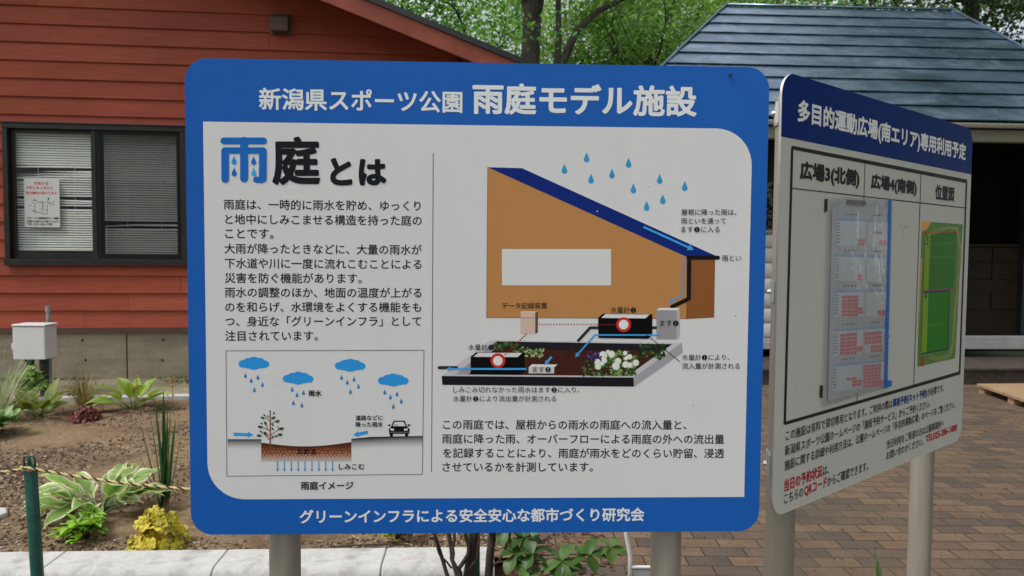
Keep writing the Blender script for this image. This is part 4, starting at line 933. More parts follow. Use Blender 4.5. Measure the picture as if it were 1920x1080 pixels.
# ================================================================== BIG BLUE SIGN
S1W, S1Z = 1.1, 1.0055
sg = empty('information_sign', (-.0608, 1.4101, 0), .0363, 'large blue framed information board with rain garden text and diagrams', 'sign')
def panel(w, z0, r, y, t, mats, parent, front_poly=None):
    b = MB(); o_ = [(x, z+z0+.45) for x, z in rrect(w, .9, r, 10)]; n = len(o_)
    vs = [(x, y, z) for x, z in o_]+[(x, y+t, z) for x, z in o_]
    b.m = 0; b.add(vs, [tuple(range(n))]); b.m = 1; b.add(vs, [tuple(range(2*n-1, n-1, -1))]+[((i+1) % n, i, n+i, n+(i+1) % n) for i in range(n)])
    return b.build('panel', mats, parent)
M['blue'] = flat('blue_printed_film', (.012, .125, .51), .42, 0, .15, .06, 3)
panel(S1W, S1Z, .042, 0, .004, [M['blue'], M['alu']], sg)
for x in (-.385, .378):
    b = MB(); b.tube([(x, .047, -.2), (x, .047, 1.84), (x, .047, 1.85)], [.0303, .0303, .026], 24); b.build('post', M['post'], sg, smooth='auto')
    for z in (1.13, 1.5, 1.8): clamp(x, .047, z, .0305, sg)
boxes('back_rail', [(-.5, .5, .005, .012, z-.02, z+.02) for z in (1.13, 1.5, 1.8)], M['alu'], sg)
H1 = [[9.620141668e-04, -1.350600016e-05, -3.311746651e-01], [-6.518756110e-06, -9.937301230e-04, 9.989491581e-01], [-2.487029081e-05, -3.363458084e-05, 1.]]
A = Art(H1, S1W, S1Z, -.0002, .69)
WHT = (194, 194, 195); BLK = (28, 29, 34); BLU = (30, 96, 172); SKY = (52, 140, 196); LTX = (203, 206, 212)
# white field, two corners rounded
A.g('white_field'); u0, v1 = A.uv((381, 228)); u1, _ = A.uv((1409, 330)); _, v0 = A.uv((700, 935))
A.poly([(x+(u0+u1)/2, z+(v0+v1)/2) for x, z in rrect(u1-u0, v1-v0, (0, .07, 0, .07), 10)], WHT, 1, uv=True)
A.g('title_lettering')
A.text('新潟県スポーツ公園', (486, 206), (867, 212), LTX, .022, box=164, layer=2, res=3)
A.text('雨庭モデル施設', (886, 214), (1306, 219), LTX, .030, box=155, layer=2, res=3)
A.g('footer_lettering'); A.text('グリーンインフラによる安全安心な都市づくり研究会', (562, 981), (1208, 976.5), LTX, .026, layer=2, res=3)
A.g('heading_lettering')
A.text('庭', (511, 347), (601, 347), BLK, .033, box=256, res=4); A.text('と', (619.5, 348), (661, 348), BLK, .05, box=296, res=4); A.text('は', (673, 348), (725, 348), BLK, .05, box=298, res=4)
A.Z = (340, 100, 3.4286)
V = []; F = []
def cap(p, q, w):
    p = np.array(p, float); q = np.array(q, float); d = (q-p)/np.hypot(*(q-p)); n_ = np.array([-d[1], d[0]])*w/2; k = len(V)
    V.extend([tuple(p+n_), tuple(p-n_), tuple(q-n_), tuple(q+n_)]); F.append((k, k+1, k+2, k+3))
    for c in (p, q): k = len(V); V.extend([(c[0]+w/2*math.cos(j*math.pi/8), c[1]+w/2*math.sin(j*math.pi/8)) for j in range(16)]); F.append(tuple(range(k, k+16)))
cap((275, 563), (530, 563), 44); cap((282, 625), (527, 625), 42); cap((283, 628), (283, 808), 50); cap((405, 563), (405, 804), 52); cap((525, 628), (525, 806), 50); cap((482, 812), (518, 814), 40)
A.shape(V, F, BLU, 6)
for x, y, c in ((340, 687, (20, 140, 200)), (466, 689, (36, 100, 185)), (341, 762, (34, 95, 180)), (467, 762, (52, 155, 210))): A.drop(x, y, 58, c, 6)
A.Z = (0, 0, 1)
A.g('divider'); A.line([(812.5, 287), (809.3, 884.5)], 1.4, (60, 60, 64), 2)
for t, x0, y0, x1, y1 in (('雨庭は、一時的に雨水を貯め、ゆっくり', 420, 392.8, 789, 395.5), ('と地中にしみこませる構造を持った庭の', 422.6, 420.4, 791, 423.3), ('ことです。', 422.6, 447.5, 513.4, 448), ('大雨が降ったときなどに、大量の雨水が', 421.3, 475.3, 791, 477.8),
    ('下水道や川に一度に流れこむことによる', 422, 503, 790.7, 505), ('災害を防ぐ機能があります。', 422, 530.5, 678.5, 531.5), ('雨水の調整のほか、地面の温度が上がる', 422, 557.5, 790.7, 558.5), ('のを和らげ、水環境をよくする機能をも', 422.6, 585, 790, 585.3), ('つ、身近な「グリーンインフラ」として', 422.6, 612, 790, 611.5), ('注目されています。', 422.6, 639.3, 596.6, 638.8),
    ('この雨庭では、屋根からの雨水の雨庭への流入量と、', 830.7, 805, 1287, 805.5), ('雨庭に降った雨、オーバーフローによる雨庭の外への流出量', 829, 831.6, 1357.6, 832.3), ('を記録することにより、雨庭が雨水をどのくらい貯留、浸透', 830.7, 858.2, 1357.6, 858.8), ('させているかを計測しています。', 829.7, 884.6, 1111.6, 884.4)):
    A.text(t, (x0, y0), (x1, y1), BLK, .013, layer=3, part='paragraph_lettering' if t[:3] in ('雨庭は', 'この雨') else None)
# rain cycle picture
A.g('rain_cycle_picture'); A.Z = (410, 640, 3.724)
A.line([(52, 66), (1434, 62), (1423, 928), (58, 941), (52, 66)], 4, (70, 70, 74), 4)
DK = (38, 38, 42)
A.poly([(63, 683), (298, 683), (298, 750), (63, 750)], [DK, DK, WHT, WHT], 2)
A.poly([(927, 680), (1060, 667), (1425, 660), (1425, 738), (1060, 745), (927, 752)], [DK, DK, DK, WHT, WHT, WHT], 2)
top = [(298+629*i/16, 707-28*math.sin(math.pi*i/16)*-1-4*i/16) for i in range(17)]
for i in range(16):
    (xa, ya), (xb, yb) = top[i], top[i+1]; S1c, S2c, S3c = (70, 34, 24), (120, 72, 50), (178, 172, 168)
    A.poly([(xa, ya), (xb, yb), (xb, 790), (xa, 790)], [S1c, S1c, S2c, S2c], 2); A.poly([(xa, 790), (xb, 790), (xb, 840), (xa, 840)], [S2c, S2c, S3c, S3c], 2)
rnd = random.Random(5)
for iy, yy in enumerate((752, 772, 792, 810)):
    for ix in range(25):
        xx = 312+ix*25+(12 if iy % 2 else 0); 
        if xx > 915 or yy < 735-20*abs(xx-560)/370+22: continue
        t = (yy-745)/80; c = tuple(int(a*(1-t)+b_*t) for a, b_ in zip((112, 62, 42), (196, 160, 138))); A.disc(xx+rnd.uniform(-3, 3), yy+rnd.uniform(-3, 3), 9.5, c, 3+.1*iy, 8, 8)
def cloud(x, y):
    V = []; F = []
    for dx, dy, rx, ry in ((-75, 4, 33, 27), (75, 6, 32, 26), (-35, -8, 42, 30), (0, -16, 42, 30), (38, -8, 42, 30), (0, 14, 50, 31), (-40, 12, 40, 24), (42, 12, 40, 24)):
        k = len(V); V += [(x+dx+rx*math.cos(2*math.pi*i/20), y+dy+ry*math.sin(2*math.pi*i/20)) for i in range(20)]; F.append(tuple(range(k, k+20)))
    A.shape(V, F, (44, 136, 202), 3)
for x, y in ((247, 153), (556, 257), (919, 167), (1220, 270)): cloud(x, y)
for x, y in ((188, 238), (275, 250), (228, 272), (307, 301), (250, 337), (514, 334), (593, 357), (548, 373), (523, 428), (582, 445), (859, 251), (946, 263), (899, 285), (977, 313), (921, 350), (1160, 354), (1246, 366), (1200, 388), (1276, 416), (1220, 453)): A.drop(x, y, 37, (48, 118, 172), 3)
A.line([(105, 648), (245, 653)], 22, (50, 138, 200), 3, 22); A.line([(1043, 634), (938, 655)], 24, (50, 138, 200), 3, 22)
for i in range(9): x = 412+48*i; A.line([(x, 834), (x, 910)], 7, (52, 134, 190), 4, 11)
# little tree
TR = (112, 66, 48); A.line([(361, 770), (361, 500)], 8, TR, 5)
for p, q in (((361, 560), (325, 525)), ((361, 580), (395, 560)), ((361, 625), (300, 595)), ((361, 655), (430, 610)), ((361, 690), (300, 630)), ((361, 680), (420, 650)), ((361, 690), (330, 660)), ((361, 735), (325, 750)), ((361, 735), (405, 752)), ((420, 620), (415, 590)), ((345, 615), (325, 575))): A.line([p, q], 5, TR, 4.5)
for i, (x, y, L, an) in enumerate(((361, 488, 20, 90), (387, 500, 20, 60), (320, 514, 20, 150), (307, 533, 32, 160), (384, 533, 34, 30), (346, 523, 18, 100), (413, 557, 36, 20), (327, 570, 32, 130), (300, 573, 20, 160), (380, 583, 22, -40), (290, 597, 38, 170), (440, 609, 40, 10), (378, 612, 24, -60), (326, 640, 34, 130), (295, 629, 22, 150), (283, 658, 38, 175), (431, 651, 38, 0), (345, 655, 18, 100), (402, 662, 24, -30), (377, 668, 22, -80))):
    a = R(an); d = np.array([math.cos(a), -math.sin(a)]); q = np.array([-d[1], d[0]]); c = np.array([x, y]); A.poly([c+d*L/2, c+d*L*.1+q*L*.27, c-d*L*.35+q*L*.2, c-d*L/2, c-d*L*.35-q*L*.2, c+d*L*.1-q*L*.27], (48, 66, 48) if i % 3 else (40, 84, 56), 6)
# car, seen from the front
CB = (18, 18, 22)
A.poly([(1188, 612), (1205, 595), (1222, 553), (1300, 553), (1316, 595), (1334, 612), (1332, 645), (1190, 645)], CB, 4); A.rect(1196, 640, 1217, 664, CB, 4.3); A.rect(1302, 640, 1323, 664, CB, 4.3)
A.poly([(1216, 592), (1230, 562), (1292, 562), (1306, 592)], WHT, 5); A.poly([(1180, 580), (1202, 580), (1200, 592), (1186, 591)], CB, 4.6); A.poly([(1318, 580), (1340, 578), (1336, 591), (1320, 592)], CB, 4.6)
A.poly([(1198, 607), (1226, 610), (1224, 624), (1202, 622)], WHT, 5); A.poly([(1294, 610), (1322, 607), (1318, 622), (1296, 624)], WHT, 5); A.line([(1192, 634), (1330, 634)], 4, (120, 120, 120), 5)
V = []; F = []; A.line([(1228, 592), (1232, 582), (1240, 579), (1248, 583), (1250, 592)], 3.5, CB, 5.5)
A.text('雨水', (628, 383), (720, 383), BLK, .03, part='picture_caption'); A.text('道路などに', (957, 552), (1147, 550), BLK, .025, part='picture_caption'); A.text('降った雨水', (957, 598), (1149, 597), BLK, .025); A.text('ためる', (548, 790), (682, 790), (24, 16, 14), .03, layer=7, part='picture_caption'); A.text('しみこむ', (840, 897), (1018, 895), BLK, .025, part='picture_caption'); A.text('雨庭イメージ', (575, 1035), (942, 1033), BLK, .025, part='picture_caption')
# house diagram
A.g('house_diagram'); A.Z = (900, 290, 3.2727); OR = (168, 120, 72); OD = (128, 79, 43)
A.poly([(47, 77), (1270, 628), (1268, 1007), (40, 1000)], OR, 2); A.poly([(1270, 628), (1443, 630), (1437, 998), (1268, 1007)], OD, 2); A.poly([(47, 77), (258, 83), (1450, 622), (1270, 628)], (16, 38, 108), 3)
A.line([(47, 77), (40, 1000), (1268, 1007), (1437, 998)], 2.2, (70, 50, 36), 3.5); A.line([(1270, 635), (1268, 1007)], 2.5, (60, 40, 26), 3.5)
A.rect(135, 579, 804, 802, WHT, 3.2)
A.line([(1278, 632), (1460, 632)], 25, (22, 20, 22), 4.5, rnd=True); A.line([(1284, 640), (1281, 884), (1178, 933)], 25, (24, 21, 22), 4.2, rnd=True)
A.line([(1003, 443), (1312, 584)], 12, (58, 150, 214), 4, 21); A.line([(1250, 632), (1246, 862), (1158, 906)], 9, (62, 140, 196), 4, 15)
A.Z = (900, 100, 3.4286)
for x, y in ((543, 742), (685, 668), (714, 805), (848, 772), (955, 703), (986, 867), (1071, 980), (1155, 807), (1175, 937), (1316, 852)): A.drop(x, y, 65, (48, 136, 186), 3)
# rain garden diagram
A.g('rain_garden_diagram'); A.Z = (0, 0, 1); GY = (176, 174, 178)
A.poly([(920, 637.8), (1278.5, 642.4), (1187.9, 707.8), (828.2, 704.8)], GY, 3); A.poly([(929.7, 640), (1260, 645.2), (1176.8, 704.8), (854, 702)], (62, 32, 26), 3.5); A.poly([(929.7, 640.4), (1260, 645.4), (1243, 657.5), (912, 655)], (30, 28, 34), 4)
A.poly([(854, 702), (929.7, 640), (936, 646), (878, 702.3)], (140, 138, 144), 4); A.poly([(828.2, 704.8), (1187.9, 707.8), (1188.4, 725), (829.4, 721.6)], (26, 26, 31), 3); A.poly([(1187.9, 707.8), (1278.5, 642.4), (1280, 661), (1188.6, 725)], (146, 144, 150), 3)
A.line([(1122, 614.5), (1106.6, 614.5), (1083, 640)], 5.5, (48, 44, 46), 4.5); A.line([(1077, 648.5), (1061, 668)], 7, (44, 32, 32), 5); A.line([(1222.5, 614.5), (1231.5, 614.5)], 5.5, (48, 44, 46), 4.5)
A.line([(823.7, 689.3), (856, 689.3)], 6.2, (40, 44, 48), 4.5, rnd=True)
A.Z = (815, 560, 5.1433)
A.rect(829, 128, 972, 337, (190, 164, 148), 3); A.poly([(829, 128), (848, 121), (997, 124), (972, 132)], (210, 188, 174), 3.4); A.poly([(970, 132), (997, 124), (995, 326), (970, 337)], (88, 70, 62), 3.2)
A.poly([(347, 560), (400, 517), (868, 518), (870, 705), (822, 735), (347, 728)], (12, 12, 14), 5.2); A.poly([(375, 560), (420, 521), (845, 522), (800, 563)], (196, 194, 194), 5.6)
A.poly([(907, 660), (940, 632), (1183, 634), (1152, 662)], (200, 198, 198), 4.6); A.rect(907, 657, 1152, 720, (182, 180, 182), 5)
A.disc(610, 596, 71, (186, 44, 38), 6.2, n=28); A.disc(610, 598, 46, (205, 203, 203), 6.6, n=24)
A.dots((1012, 246), (1732, 248), 27, 7, (160, 48, 50), 5); A.dots((880, 345), (682, 537), 12, 8, (130, 40, 36), 5.9)
A.line([(885, 677), (110, 677)], 18, (58, 146, 205), 6, 24); A.line([(1127, 560), (1058, 642)], 22, (58, 146, 205), 6, 24)
A.Z = (1100, 560, 5.1433)
A.poly([(110, 185), (155, 145), (632, 150), (632, 345), (595, 387), (112, 380)], (12, 12, 14), 5.2); A.poly([(140, 185), (180, 149), (607, 153), (565, 190)], (200, 198, 198), 5.6)
A.rect(672, 110, 866, 390, (136, 134, 138), 4); A.poly([(672, 110), (700, 88), (898, 90), (866, 112)], (206, 204, 204), 4.4); A.poly([(865, 112), (898, 91), (898, 366), (865, 390)], (160, 158, 162), 4.2)
A.disc(356, 250, 71, (186, 44, 38), 6.2, n=28); A.disc(356, 250, 46, (200, 206, 206), 6.6, n=24); A.dots((18, 248), (272, 250), 10, 6, (150, 40, 40), 5.9)
A.line([(705, 350), (78, 350), (-112, 565)], 15, (56, 140, 200), 6, 24); A.line([(575, 345), (898, 607)], 6, (20, 20, 22), 7)
rnd = random.Random(3)
def leafblob(x0, x1, y0, y1, n, cols, L, lay):
    for i in range(n):
        x = rnd.uniform(x0, x1); y = rnd.uniform(y0, y1); a = rnd.uniform(0, 6.28); l = L*rnd.uniform(.6, 1.2); d = np.array([math.cos(a), math.sin(a)]); q = np.array([-d[1], d[0]]); c = np.array([x, y]); A.poly([c+d*l/2, c+q*l*.26, c-d*l/2, c-q*l*.26], rnd.choice(cols), lay+i*.01)
DG = [(34, 52, 28), (52, 76, 38), (24, 36, 22), (80, 100, 62), (44, 60, 34)]; LG = [(128, 150, 104), (150, 168, 124), (90, 118, 70), (70, 96, 52)]
leafblob(500, 750, 440, 560, 60, DG, 50, 4.6); leafblob(620, 720, 520, 580, 16, DG, 46, 4.6); leafblob(70, 480, 560, 740, 90, [(58, 92, 40), (80, 118, 54), (44, 74, 34), (110, 140, 80)], 55, 4.6); leafblob(-30, 80, 600, 740, 26, DG, 50, 4.6); leafblob(190, 420, 500, 570, 30, [(80, 118, 54), (60, 92, 40), (120, 150, 80)], 44, 4.6)
for i, (x, y, r_) in enumerate(((160, 545, 40), (105, 610, 30), (170, 595, 28), (240, 535, 34), (303, 602, 32), (282, 650, 38), (370, 525, 22), (415, 560, 26), (375, 635, 32), (418, 640, 26), (474, 618, 32), (110, 655, 30), (380, 575, 20), (150, 625, 22), (205, 510, 18))):
    A.disc(x, y, r_, (196, 198, 190), 5.7+.02*i, n=14); A.disc(x-r_*.2, y-r_*.25, r_*.6, (216, 217, 210), 5.71+.02*i, n=12)
for i in range(22): A.disc(75+rnd.gauss(0, 28), 550+rnd.gauss(0, 24), 10, rnd.choice([(70, 60, 130), (86, 80, 150), (52, 46, 104)]), 5.6+.01*i, n=7)
A.Z = (815, 560, 5.1433); leafblob(560, 800, 415, 500, 46, DG, 52, 4.6); leafblob(870, 1050, 485, 575, 46, LG, 42, 4.7); leafblob(780, 900, 470, 520, 14, LG, 36, 4.7)
A.text('しみこみ切れなかった雨水はます❷に入り、', (180, 907), (1395, 907), BLK, .004, layer=7.5, part='diagram_caption'); A.text('水量計❷により流出量が計測される', (178, 992), (1172, 992), BLK, .004, layer=7.5); A.text('水量計❷', (325, 497), (570, 496), BLK, .004, layer=7.5, part='diagram_caption'); A.text('ます❷', (945, 712), (1120, 712), BLK, .004, layer=7.5, part='diagram_caption')
A.Z = (1100, 560, 5.1433); A.text('水量計❶', (230, 137), (475, 137), BLK, .004, layer=7.5, part='diagram_caption'); A.text('ます❶', (705, 266), (885, 266), BLK, .004, layer=7.5, part='diagram_caption'); A.text('水量計❶により、', (918, 594), (1375, 594), BLK, .004, layer=7.5, part='diagram_caption'); A.text('流入量が計測される', (918, 678), (1475, 678), BLK, .007, layer=7.5)
A.Z = (900, 290, 3.2727); A.text('屋根に降った雨は、', (1235, 372), (1572, 372), BLK, .007, layer=7.5, part='diagram_caption'); A.text('雨といを通って', (1234, 426), (1508, 425), BLK, .007, layer=7.5); A.text('ます❶に入る', (1234, 478), (1470, 478), BLK, .004, layer=7.5); A.text('雨とい', (1485, 654), (1601, 653), BLK, .007, layer=7.5, part='diagram_caption'); A.text('データ記録装置', (135, 945), (412, 944), BLK, .007, layer=7.5, part='diagram_caption')
A.Z = (0, 0, 1)
A.g('dirt_marks')
for x, y, r_ in ((1120, 396, 1.6), (1379, 592, 1.8), (1216, 350, 1.3), (870, 420, 1.2), (520, 720, 1.2), (1300, 760, 1.5)): A.disc(x, y, r_, (150, 149, 146), 4, n=8)
p = A.build(sg, M['ink'])
for cname, pname in (('picture_caption', 'rain_cycle_picture'), ('diagram_caption', 'rain_garden_diagram')):
    for o in p[cname]: o.parent = p[pname][0]
b = MB(); q = A.uv((1369, 141)); b.tube([(q[0]-S1W/2, -.0045, q[1]+S1Z), (q[0]-S1W/2, .003, q[1]+S1Z)], .0025, 8); b.build('rivet', M['black'], sg)

# ================================================================== ANGLED SCHEDULE SIGN
S2W, S2Z = 1.031, 1.012
s2 = empty('schedule_sign', (.9258, 1.8123, 0), .6995, 'angled white schedule board with blue header on two grey posts', 'sign')
M['white2'] = flat('white_printed_film', (.62, .625, .58), .45, 0, .1, .03, 3)
panel(S2W, S2Z, .045, 0, .005, [M['white2'], M['alu']], s2)
for x in (.117-S2W/2, .877-S2W/2):
    b = MB(); b.tube([(x, .047, -.2), (x, .047, 1.875), (x, .047, 1.885)], [.0303, .0303, .027], 24); b.build('post', M['post'], s2, smooth='auto')
    for z in (1.10, 1.47, 1.845): clamp(x, .047, z, .0305, s2)
boxes('back_rail', [(-.47, .47, .006, .013, z-.018, z+.018) for z in (1.10, 1.47, 1.845)], M['alu'], s2)
H2 = [[8.705181679e-04, 2.138734525e-05, -1.280177067e+00], [-2.002801930e-04, -4.776142261e-04, 7.543814072e-01], [-3.784836056e-04, -2.449747083e-05, 1.]]
B = Art(H2, S2W, S2Z, -.0002, .52)
B.g('header_band'); v0 = (B.uv((1473, 256.7))[1]+B.uv((1818, 327))[1])/2; hd = .9-v0
B.poly([(x+S2W/2, z+v0+hd/2) for x, z in rrect(S2W, hd, (.045, .045, 0, 0), 10)], (9, 32, 88), 1, uv=True)
B.g('title_lettering'); WT = (186, 188, 186); B.text('多目的運動広場(南エリア)専用利用予定', (1495, 234), (1810, 305.5), WT, .034, box=184.5, layer=2, res=3)
RED = (142, 34, 36); BK = (34, 35, 36); NAVY = (26, 48, 108)
B.g('table_frame')
B.line([(1484, 276.5), (1812.5, 340)], 7, BK, 3); B.line([(1485, 277), (1471, 796)], 4.6, BK, 3.2); B.line([(1471, 794), (1799.5, 699)], 6, BK, 3.4); B.line([(1812, 340), (1799, 699)], 3.0, BK, 3.6)
B.line([(1484, 353), (1811, 390)], 2, BK, 2.8); B.line([(1621.7, 306), (1606.7, 752)], 1.2, BK, 2.6); B.line([(1726.7, 326), (1713, 721)], 1.2, BK, 2.6)
B.text('広場3(北側)', (1499, 341), (1610.5, 354.5), BK, .046, box=301, part='column_heading'); B.text('広場4(南側)', (1632, 357.5), (1718, 369.5), BK, .046, box=324.5, part='column_heading'); B.text('位置図', (1752.8, 374), (1788, 378.5), BK, .04, box=345, part='column_heading')
B.g('location_map'); B.Z = (1640, 350, 2.511)
B.poly([(222, 162), (414, 178), (378, 808), (200, 848)], (74, 104, 58), 2); B.poly([(222, 162), (268, 166), (245, 200), (220, 215)], (176, 130, 72), 2.5); B.poly([(216, 340), (224, 338), (206, 700), (202, 700)], (150, 120, 60), 2.5)
B.poly([(236, 213), (386, 214), (371, 479), (228, 489)], (44, 92, 34), 3); B.poly([(236, 226), (262, 228), (252, 486), (228, 488)], (96, 124, 40), 3.4); B.poly([(228, 494), (351, 487), (344, 764), (217, 786)], (40, 98, 34), 3); B.poly([(228, 494), (252, 492), (244, 780), (217, 785)], (98, 130, 42), 3.4)
B.line([(236, 214), (386, 213)], 6, (132, 56, 32), 4); B.line([(228, 491), (371, 480)], 6, (130, 48, 74), 4); B.line([(228, 498), (351, 489)], 6, (36, 32, 84), 4.3); B.line([(217, 786), (344, 765)], 5, (26, 34, 70), 4); B.line([(351, 489), (344, 765)], 3, (26, 34, 60), 4.5); B.line([(236, 214), (217, 786)], 2.5, (84, 56, 30), 4.5)
for dx in (0, 10, 20): B.line([(245, 232-dx*.4), (300, 215-dx), (345, 196-dx*.3), (388, 204-dx*.5), (397+dx*.6, 300), (385+dx*.5, 470), (372+dx*.4, 600), (362+dx*.5, 740), (348+dx*.4, 790+dx*.4), (300, 806+dx), (255, 790+dx*.6)], 2.2, (140, 140, 84), 4.2+dx*.01)
B.rect(215, 800, 230, 845, (138, 48, 30), 3); B.line([(262, 330), (378, 332)], 1.5, (90, 130, 70), 3.5); B.line([(250, 655), (347, 640)], 1.5, (90, 130, 70), 3.5); B.line([(254, 268), (381, 268)], 1.5, (90, 130, 70), 3.5); B.text('3', (240, 280), (250, 280), (30, 50, 24), layer=5); B.text('4', (231, 540), (243, 540), (30, 50, 24), layer=5)
B.Z = (0, 0, 1)
B.g('notice_lettering'); e = .0235
def z4(x, y): return (1430+x/3.6, 690+y/3.6)
B.text('この施設は有料で貸切専用となります。ご利用の際は', z4(153, 493), z4(872, 268), BK, .010, em=e); B.text('事前予約(ネット予約)', z4(876, 266), z4(1106, 194), NAVY, .028, em=e); B.text('が必要です。', z4(1110, 193), z4(1222, 158), BK, .010, em=e)
B.text('新潟県スポーツ公園ホームページの「施設予約サービス」からご予約ください。', z4(148, 595), z4(1126, 266), BK, .010, em=e); B.text('施設に関する詳細や利用方法は、公園ホームページの「多目的運動広場」のページをご覧ください。', z4(146, 694), z4(1298, 270), BK, .010, em=e)
B.text('当日の予約状況', z4(142, 836), z4(400, 730), RED, .03, em=.027); B.text('は、', z4(404, 730), z4(446, 713), BK, .01, em=.025); B.text('こちらの', z4(142, 922), z4(272, 868), BK, .01, em=.025); B.text('QRコード', z4(278, 866), z4(431, 802), RED, .03, em=.027); B.text('からご確認できます。', z4(434, 802), z4(708, 690), BK, .01, em=.025)
B.text('当日利用をご希望の方は公園事務所へ', z4(835, 547), z4(1222, 395), BK, .010, em=e); B.text('お問い合わせください。', z4(833, 622), z4(1082, 522), BK, .010, em=e); B.text('TEL025-286-1080', z4(1098, 506), z4(1310, 424), RED, .03, em=.026)
B.g('dirt_marks'); rnd = random.Random(4)
for cx, cy, sx, sy, n_, c in ((1693, 432, 5, 9, 16, (118, 112, 98)), (1490, 720, 3, 14, 9, (122, 122, 114)), (1668, 632, 1, 1, 2, (70, 68, 62)), (1540, 395, 8, 4, 5, (122, 122, 114))):
    for i_ in range(n_): B.disc(cx+rnd.gauss(0, sx), cy+rnd.gauss(0, sy), rnd.uniform(.5, 1.3), c, 4+i_*.02, n=7)
B.build(s2, M['ink'])
# clear zip pouch with printed schedules hangs on the board
pouch = empty('document_pouch', (.9258, 1.8123, 0), .6995, 'clear zip pouch holding printed reservation tables on the angled board', 'document pouch')
Cc = Art(H2, S2W, S2Z, -.006, .50); Cc.Z = (1430, 350, 2.511)
def quad_slab(pts, y, t):
    P = [Cc.uv(p) for p in pts]; return [(q[0]-S2W/2, y, q[1]+S2Z) for q in P]+[(q[0]-S2W/2, y+t, q[1]+S2Z) for q in P]
BX = [(3, 2, 1, 0), (4, 5, 6, 7), (0, 1, 5, 4), (1, 2, 6, 5), (2, 3, 7, 6), (3, 0, 4, 7)]
b = MB(); b.add(quad_slab([(318, 92), (580, 100), (556, 940), (298, 1008)], -.0055, .0008), BX); b.build('paper', flat('pouch_paper', (.66, .66, .68), .6, 0, .3, .03), pouch)
b = MB(); pts = [(300, 48), (588, 60), (562, 946), (271, 1036)]; n = 18; P0 = [Cc.uv(p) for p in pts]; vs = []; fs = []
for j in range(n+1):
    for i in range(n+1):
        s_, t = i/n, j/n; q = (P0[0]*(1-s_)+P0[1]*s_)*(1-t)+(P0[3]*(1-s_)+P0[2]*s_)*t; bul = .007*math.sin(math.pi*s_)**.5*math.sin(math.pi*t)**.5+.0022*noise.noise((s_*5, t*7, 2.))*math.sin(math.pi*s_)*math.sin(math.pi*t); vs.append((q[0]-S2W/2, -.0072-bul, q[1]+S2Z))
for j in range(n):
    for i in range(n): a = j*(n+1)+i; fs.append((a, a+n+1, a+n+2, a+1))
b.add(vs, fs); b.build('plastic_sheet', M['pouch'], pouch, smooth=True)
b = MB(); b.add(quad_slab([(579, 60), (589, 60), (568, 945), (558, 945)], -.010, .004), BX); b.build('zip', M['zip'], pouch); b = MB(); b.add(quad_slab([(560, 910), (577, 908), (576, 935), (559, 940)], -.016, .009), BX); b.build('zip_slider', M['zip'], pouch)
for q, yy in (([(290, 58), (296, 58), (294, 118), (288, 118)], -.005), ([(268, 935), (274, 935), (272, 992), (266, 992)], -.005), ([(392, 62), (475, 68), (475, 88), (392, 82)], -.0053)):
    b = MB(); b.add(quad_slab(q, yy, .0042), BX); b.build('magnet_strip', M['black'], pouch)
TB = (176, 184, 192); HB = (120, 146, 178); RC = (176, 84, 88); Cc.g('schedule_print'); rnd = random.Random(9)
def skx(x, y): return x-(y-100)*.0235
rows = [(150, 278), (318, 442), (485, 612), (665, 792), (828, 955)]
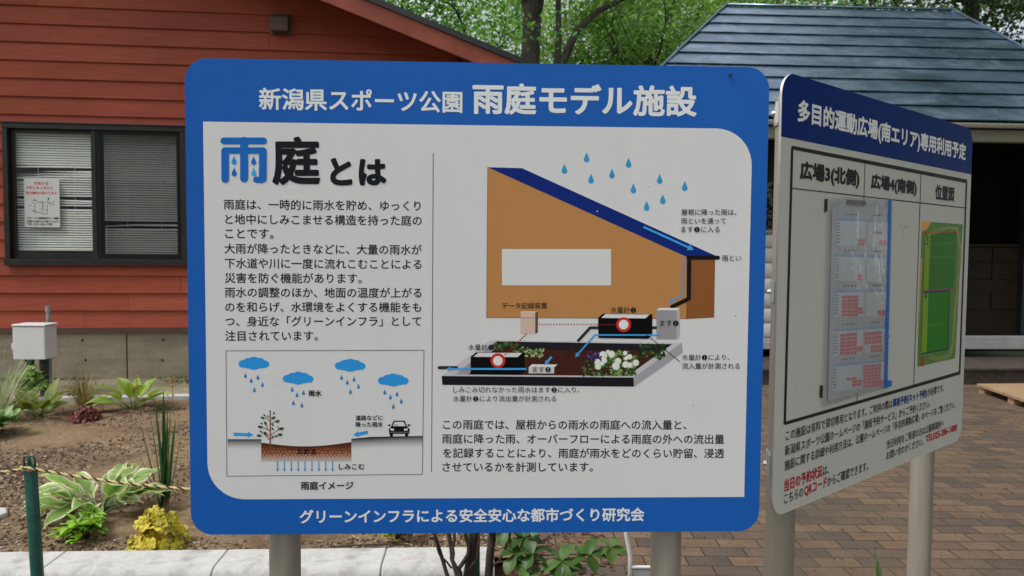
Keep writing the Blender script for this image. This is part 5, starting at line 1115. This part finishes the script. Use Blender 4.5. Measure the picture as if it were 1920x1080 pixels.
for ri, (ya, yb) in enumerate(rows):
    for ci, (xa, xb) in enumerate(((337, 474), (482, 578))):
        sl_ = lambda x, y: (skx(x, y), y+(x-400)*(.03 if ri < 2 else -.02*(ri-1)-.0)-(0 if ri < 3 else (x-400)*.03))
        Cc.poly([sl_(xa, ya), sl_(xb, ya), sl_(xb, yb), sl_(xa, yb)], TB, 1); Cc.poly([sl_(xa, ya), sl_(xb, ya), sl_(xb, ya+13), sl_(xa, ya+13)], HB, 1.5)
        for k in range(4): x = xa+(xb-xa)*(.3+.12*k); Cc.poly([sl_(x, ya-22), sl_(x+8, ya-22), sl_(x+8, ya-15), sl_(x, ya-15)], (70, 70, 84), 1.5)
        for k in range(7): y = ya+22+k*(yb-ya-26)/7; Cc.poly([sl_(xa+2, y), sl_(xa+(16 if ci == 0 else 5), y), sl_(xa+(16 if ci == 0 else 5), y+5), sl_(xa+2, y+5)], (90, 96, 112), 1.5); Cc.poly([sl_(xa, y+9), sl_(xb, y+9), sl_(xb, y+10.5), sl_(xa, y+10.5)], (150, 158, 172), 1.4)
        W_ = xb-xa; Hh = (yb-ya-16)
        full = {(2, 0): (.25, .82, .1, 1), (3, 0): (.22, .8, .08, 1), (3, 1): (.0, .85, .08, .62), (4, 1): (.0, .85, .02, 1)}.get((ri, ci)); small = {(0, 0): (.75, 1, .7, 1), (0, 1): (.62, .98, .72, .98), (1, 0): (.75, 1, .72, 1), (2, 1): (.6, 1, .74, 1), (2, 0): (.8, .98, .62, .9), (3, 0): (.8, 1, .66, .9), (3, 1): (.3, .9, .66, .98), (4, 0): (.66, 1, .62, .9), (4, 1): (.5, 1, .72, .98)}.get((ri, ci)); extra = {(0, 1): (.3, .75, .38, .5), (4, 0): (.45, .82, .5, .62)}.get((ri, ci))
        for blk in (full, small, extra):
            if not blk: continue
            nr = max(1, int((blk[3]-blk[2])*7.2)); nc = max(1, int((blk[1]-blk[0])*6))
            for r_ in range(nr):
                for c_ in range(nc):
                    x0 = xa+W_*(blk[0]+(blk[1]-blk[0])*c_/nc); x1 = xa+W_*(blk[0]+(blk[1]-blk[0])*(c_+1)/nc)-1.2; y0 = ya+16+Hh*(blk[2]+(blk[3]-blk[2])*r_/nr); y1 = ya+16+Hh*(blk[2]+(blk[3]-blk[2])*(r_+1)/nr)-2.2
                    Cc.poly([sl_(x0, y0), sl_(x1, y0), sl_(x1, y1), sl_(x0, y1)], RC, 2+(.3 if blk is small else 0)+(.5 if blk is extra else 0))
pp = Cc.build(pouch, M['ink_paper'])
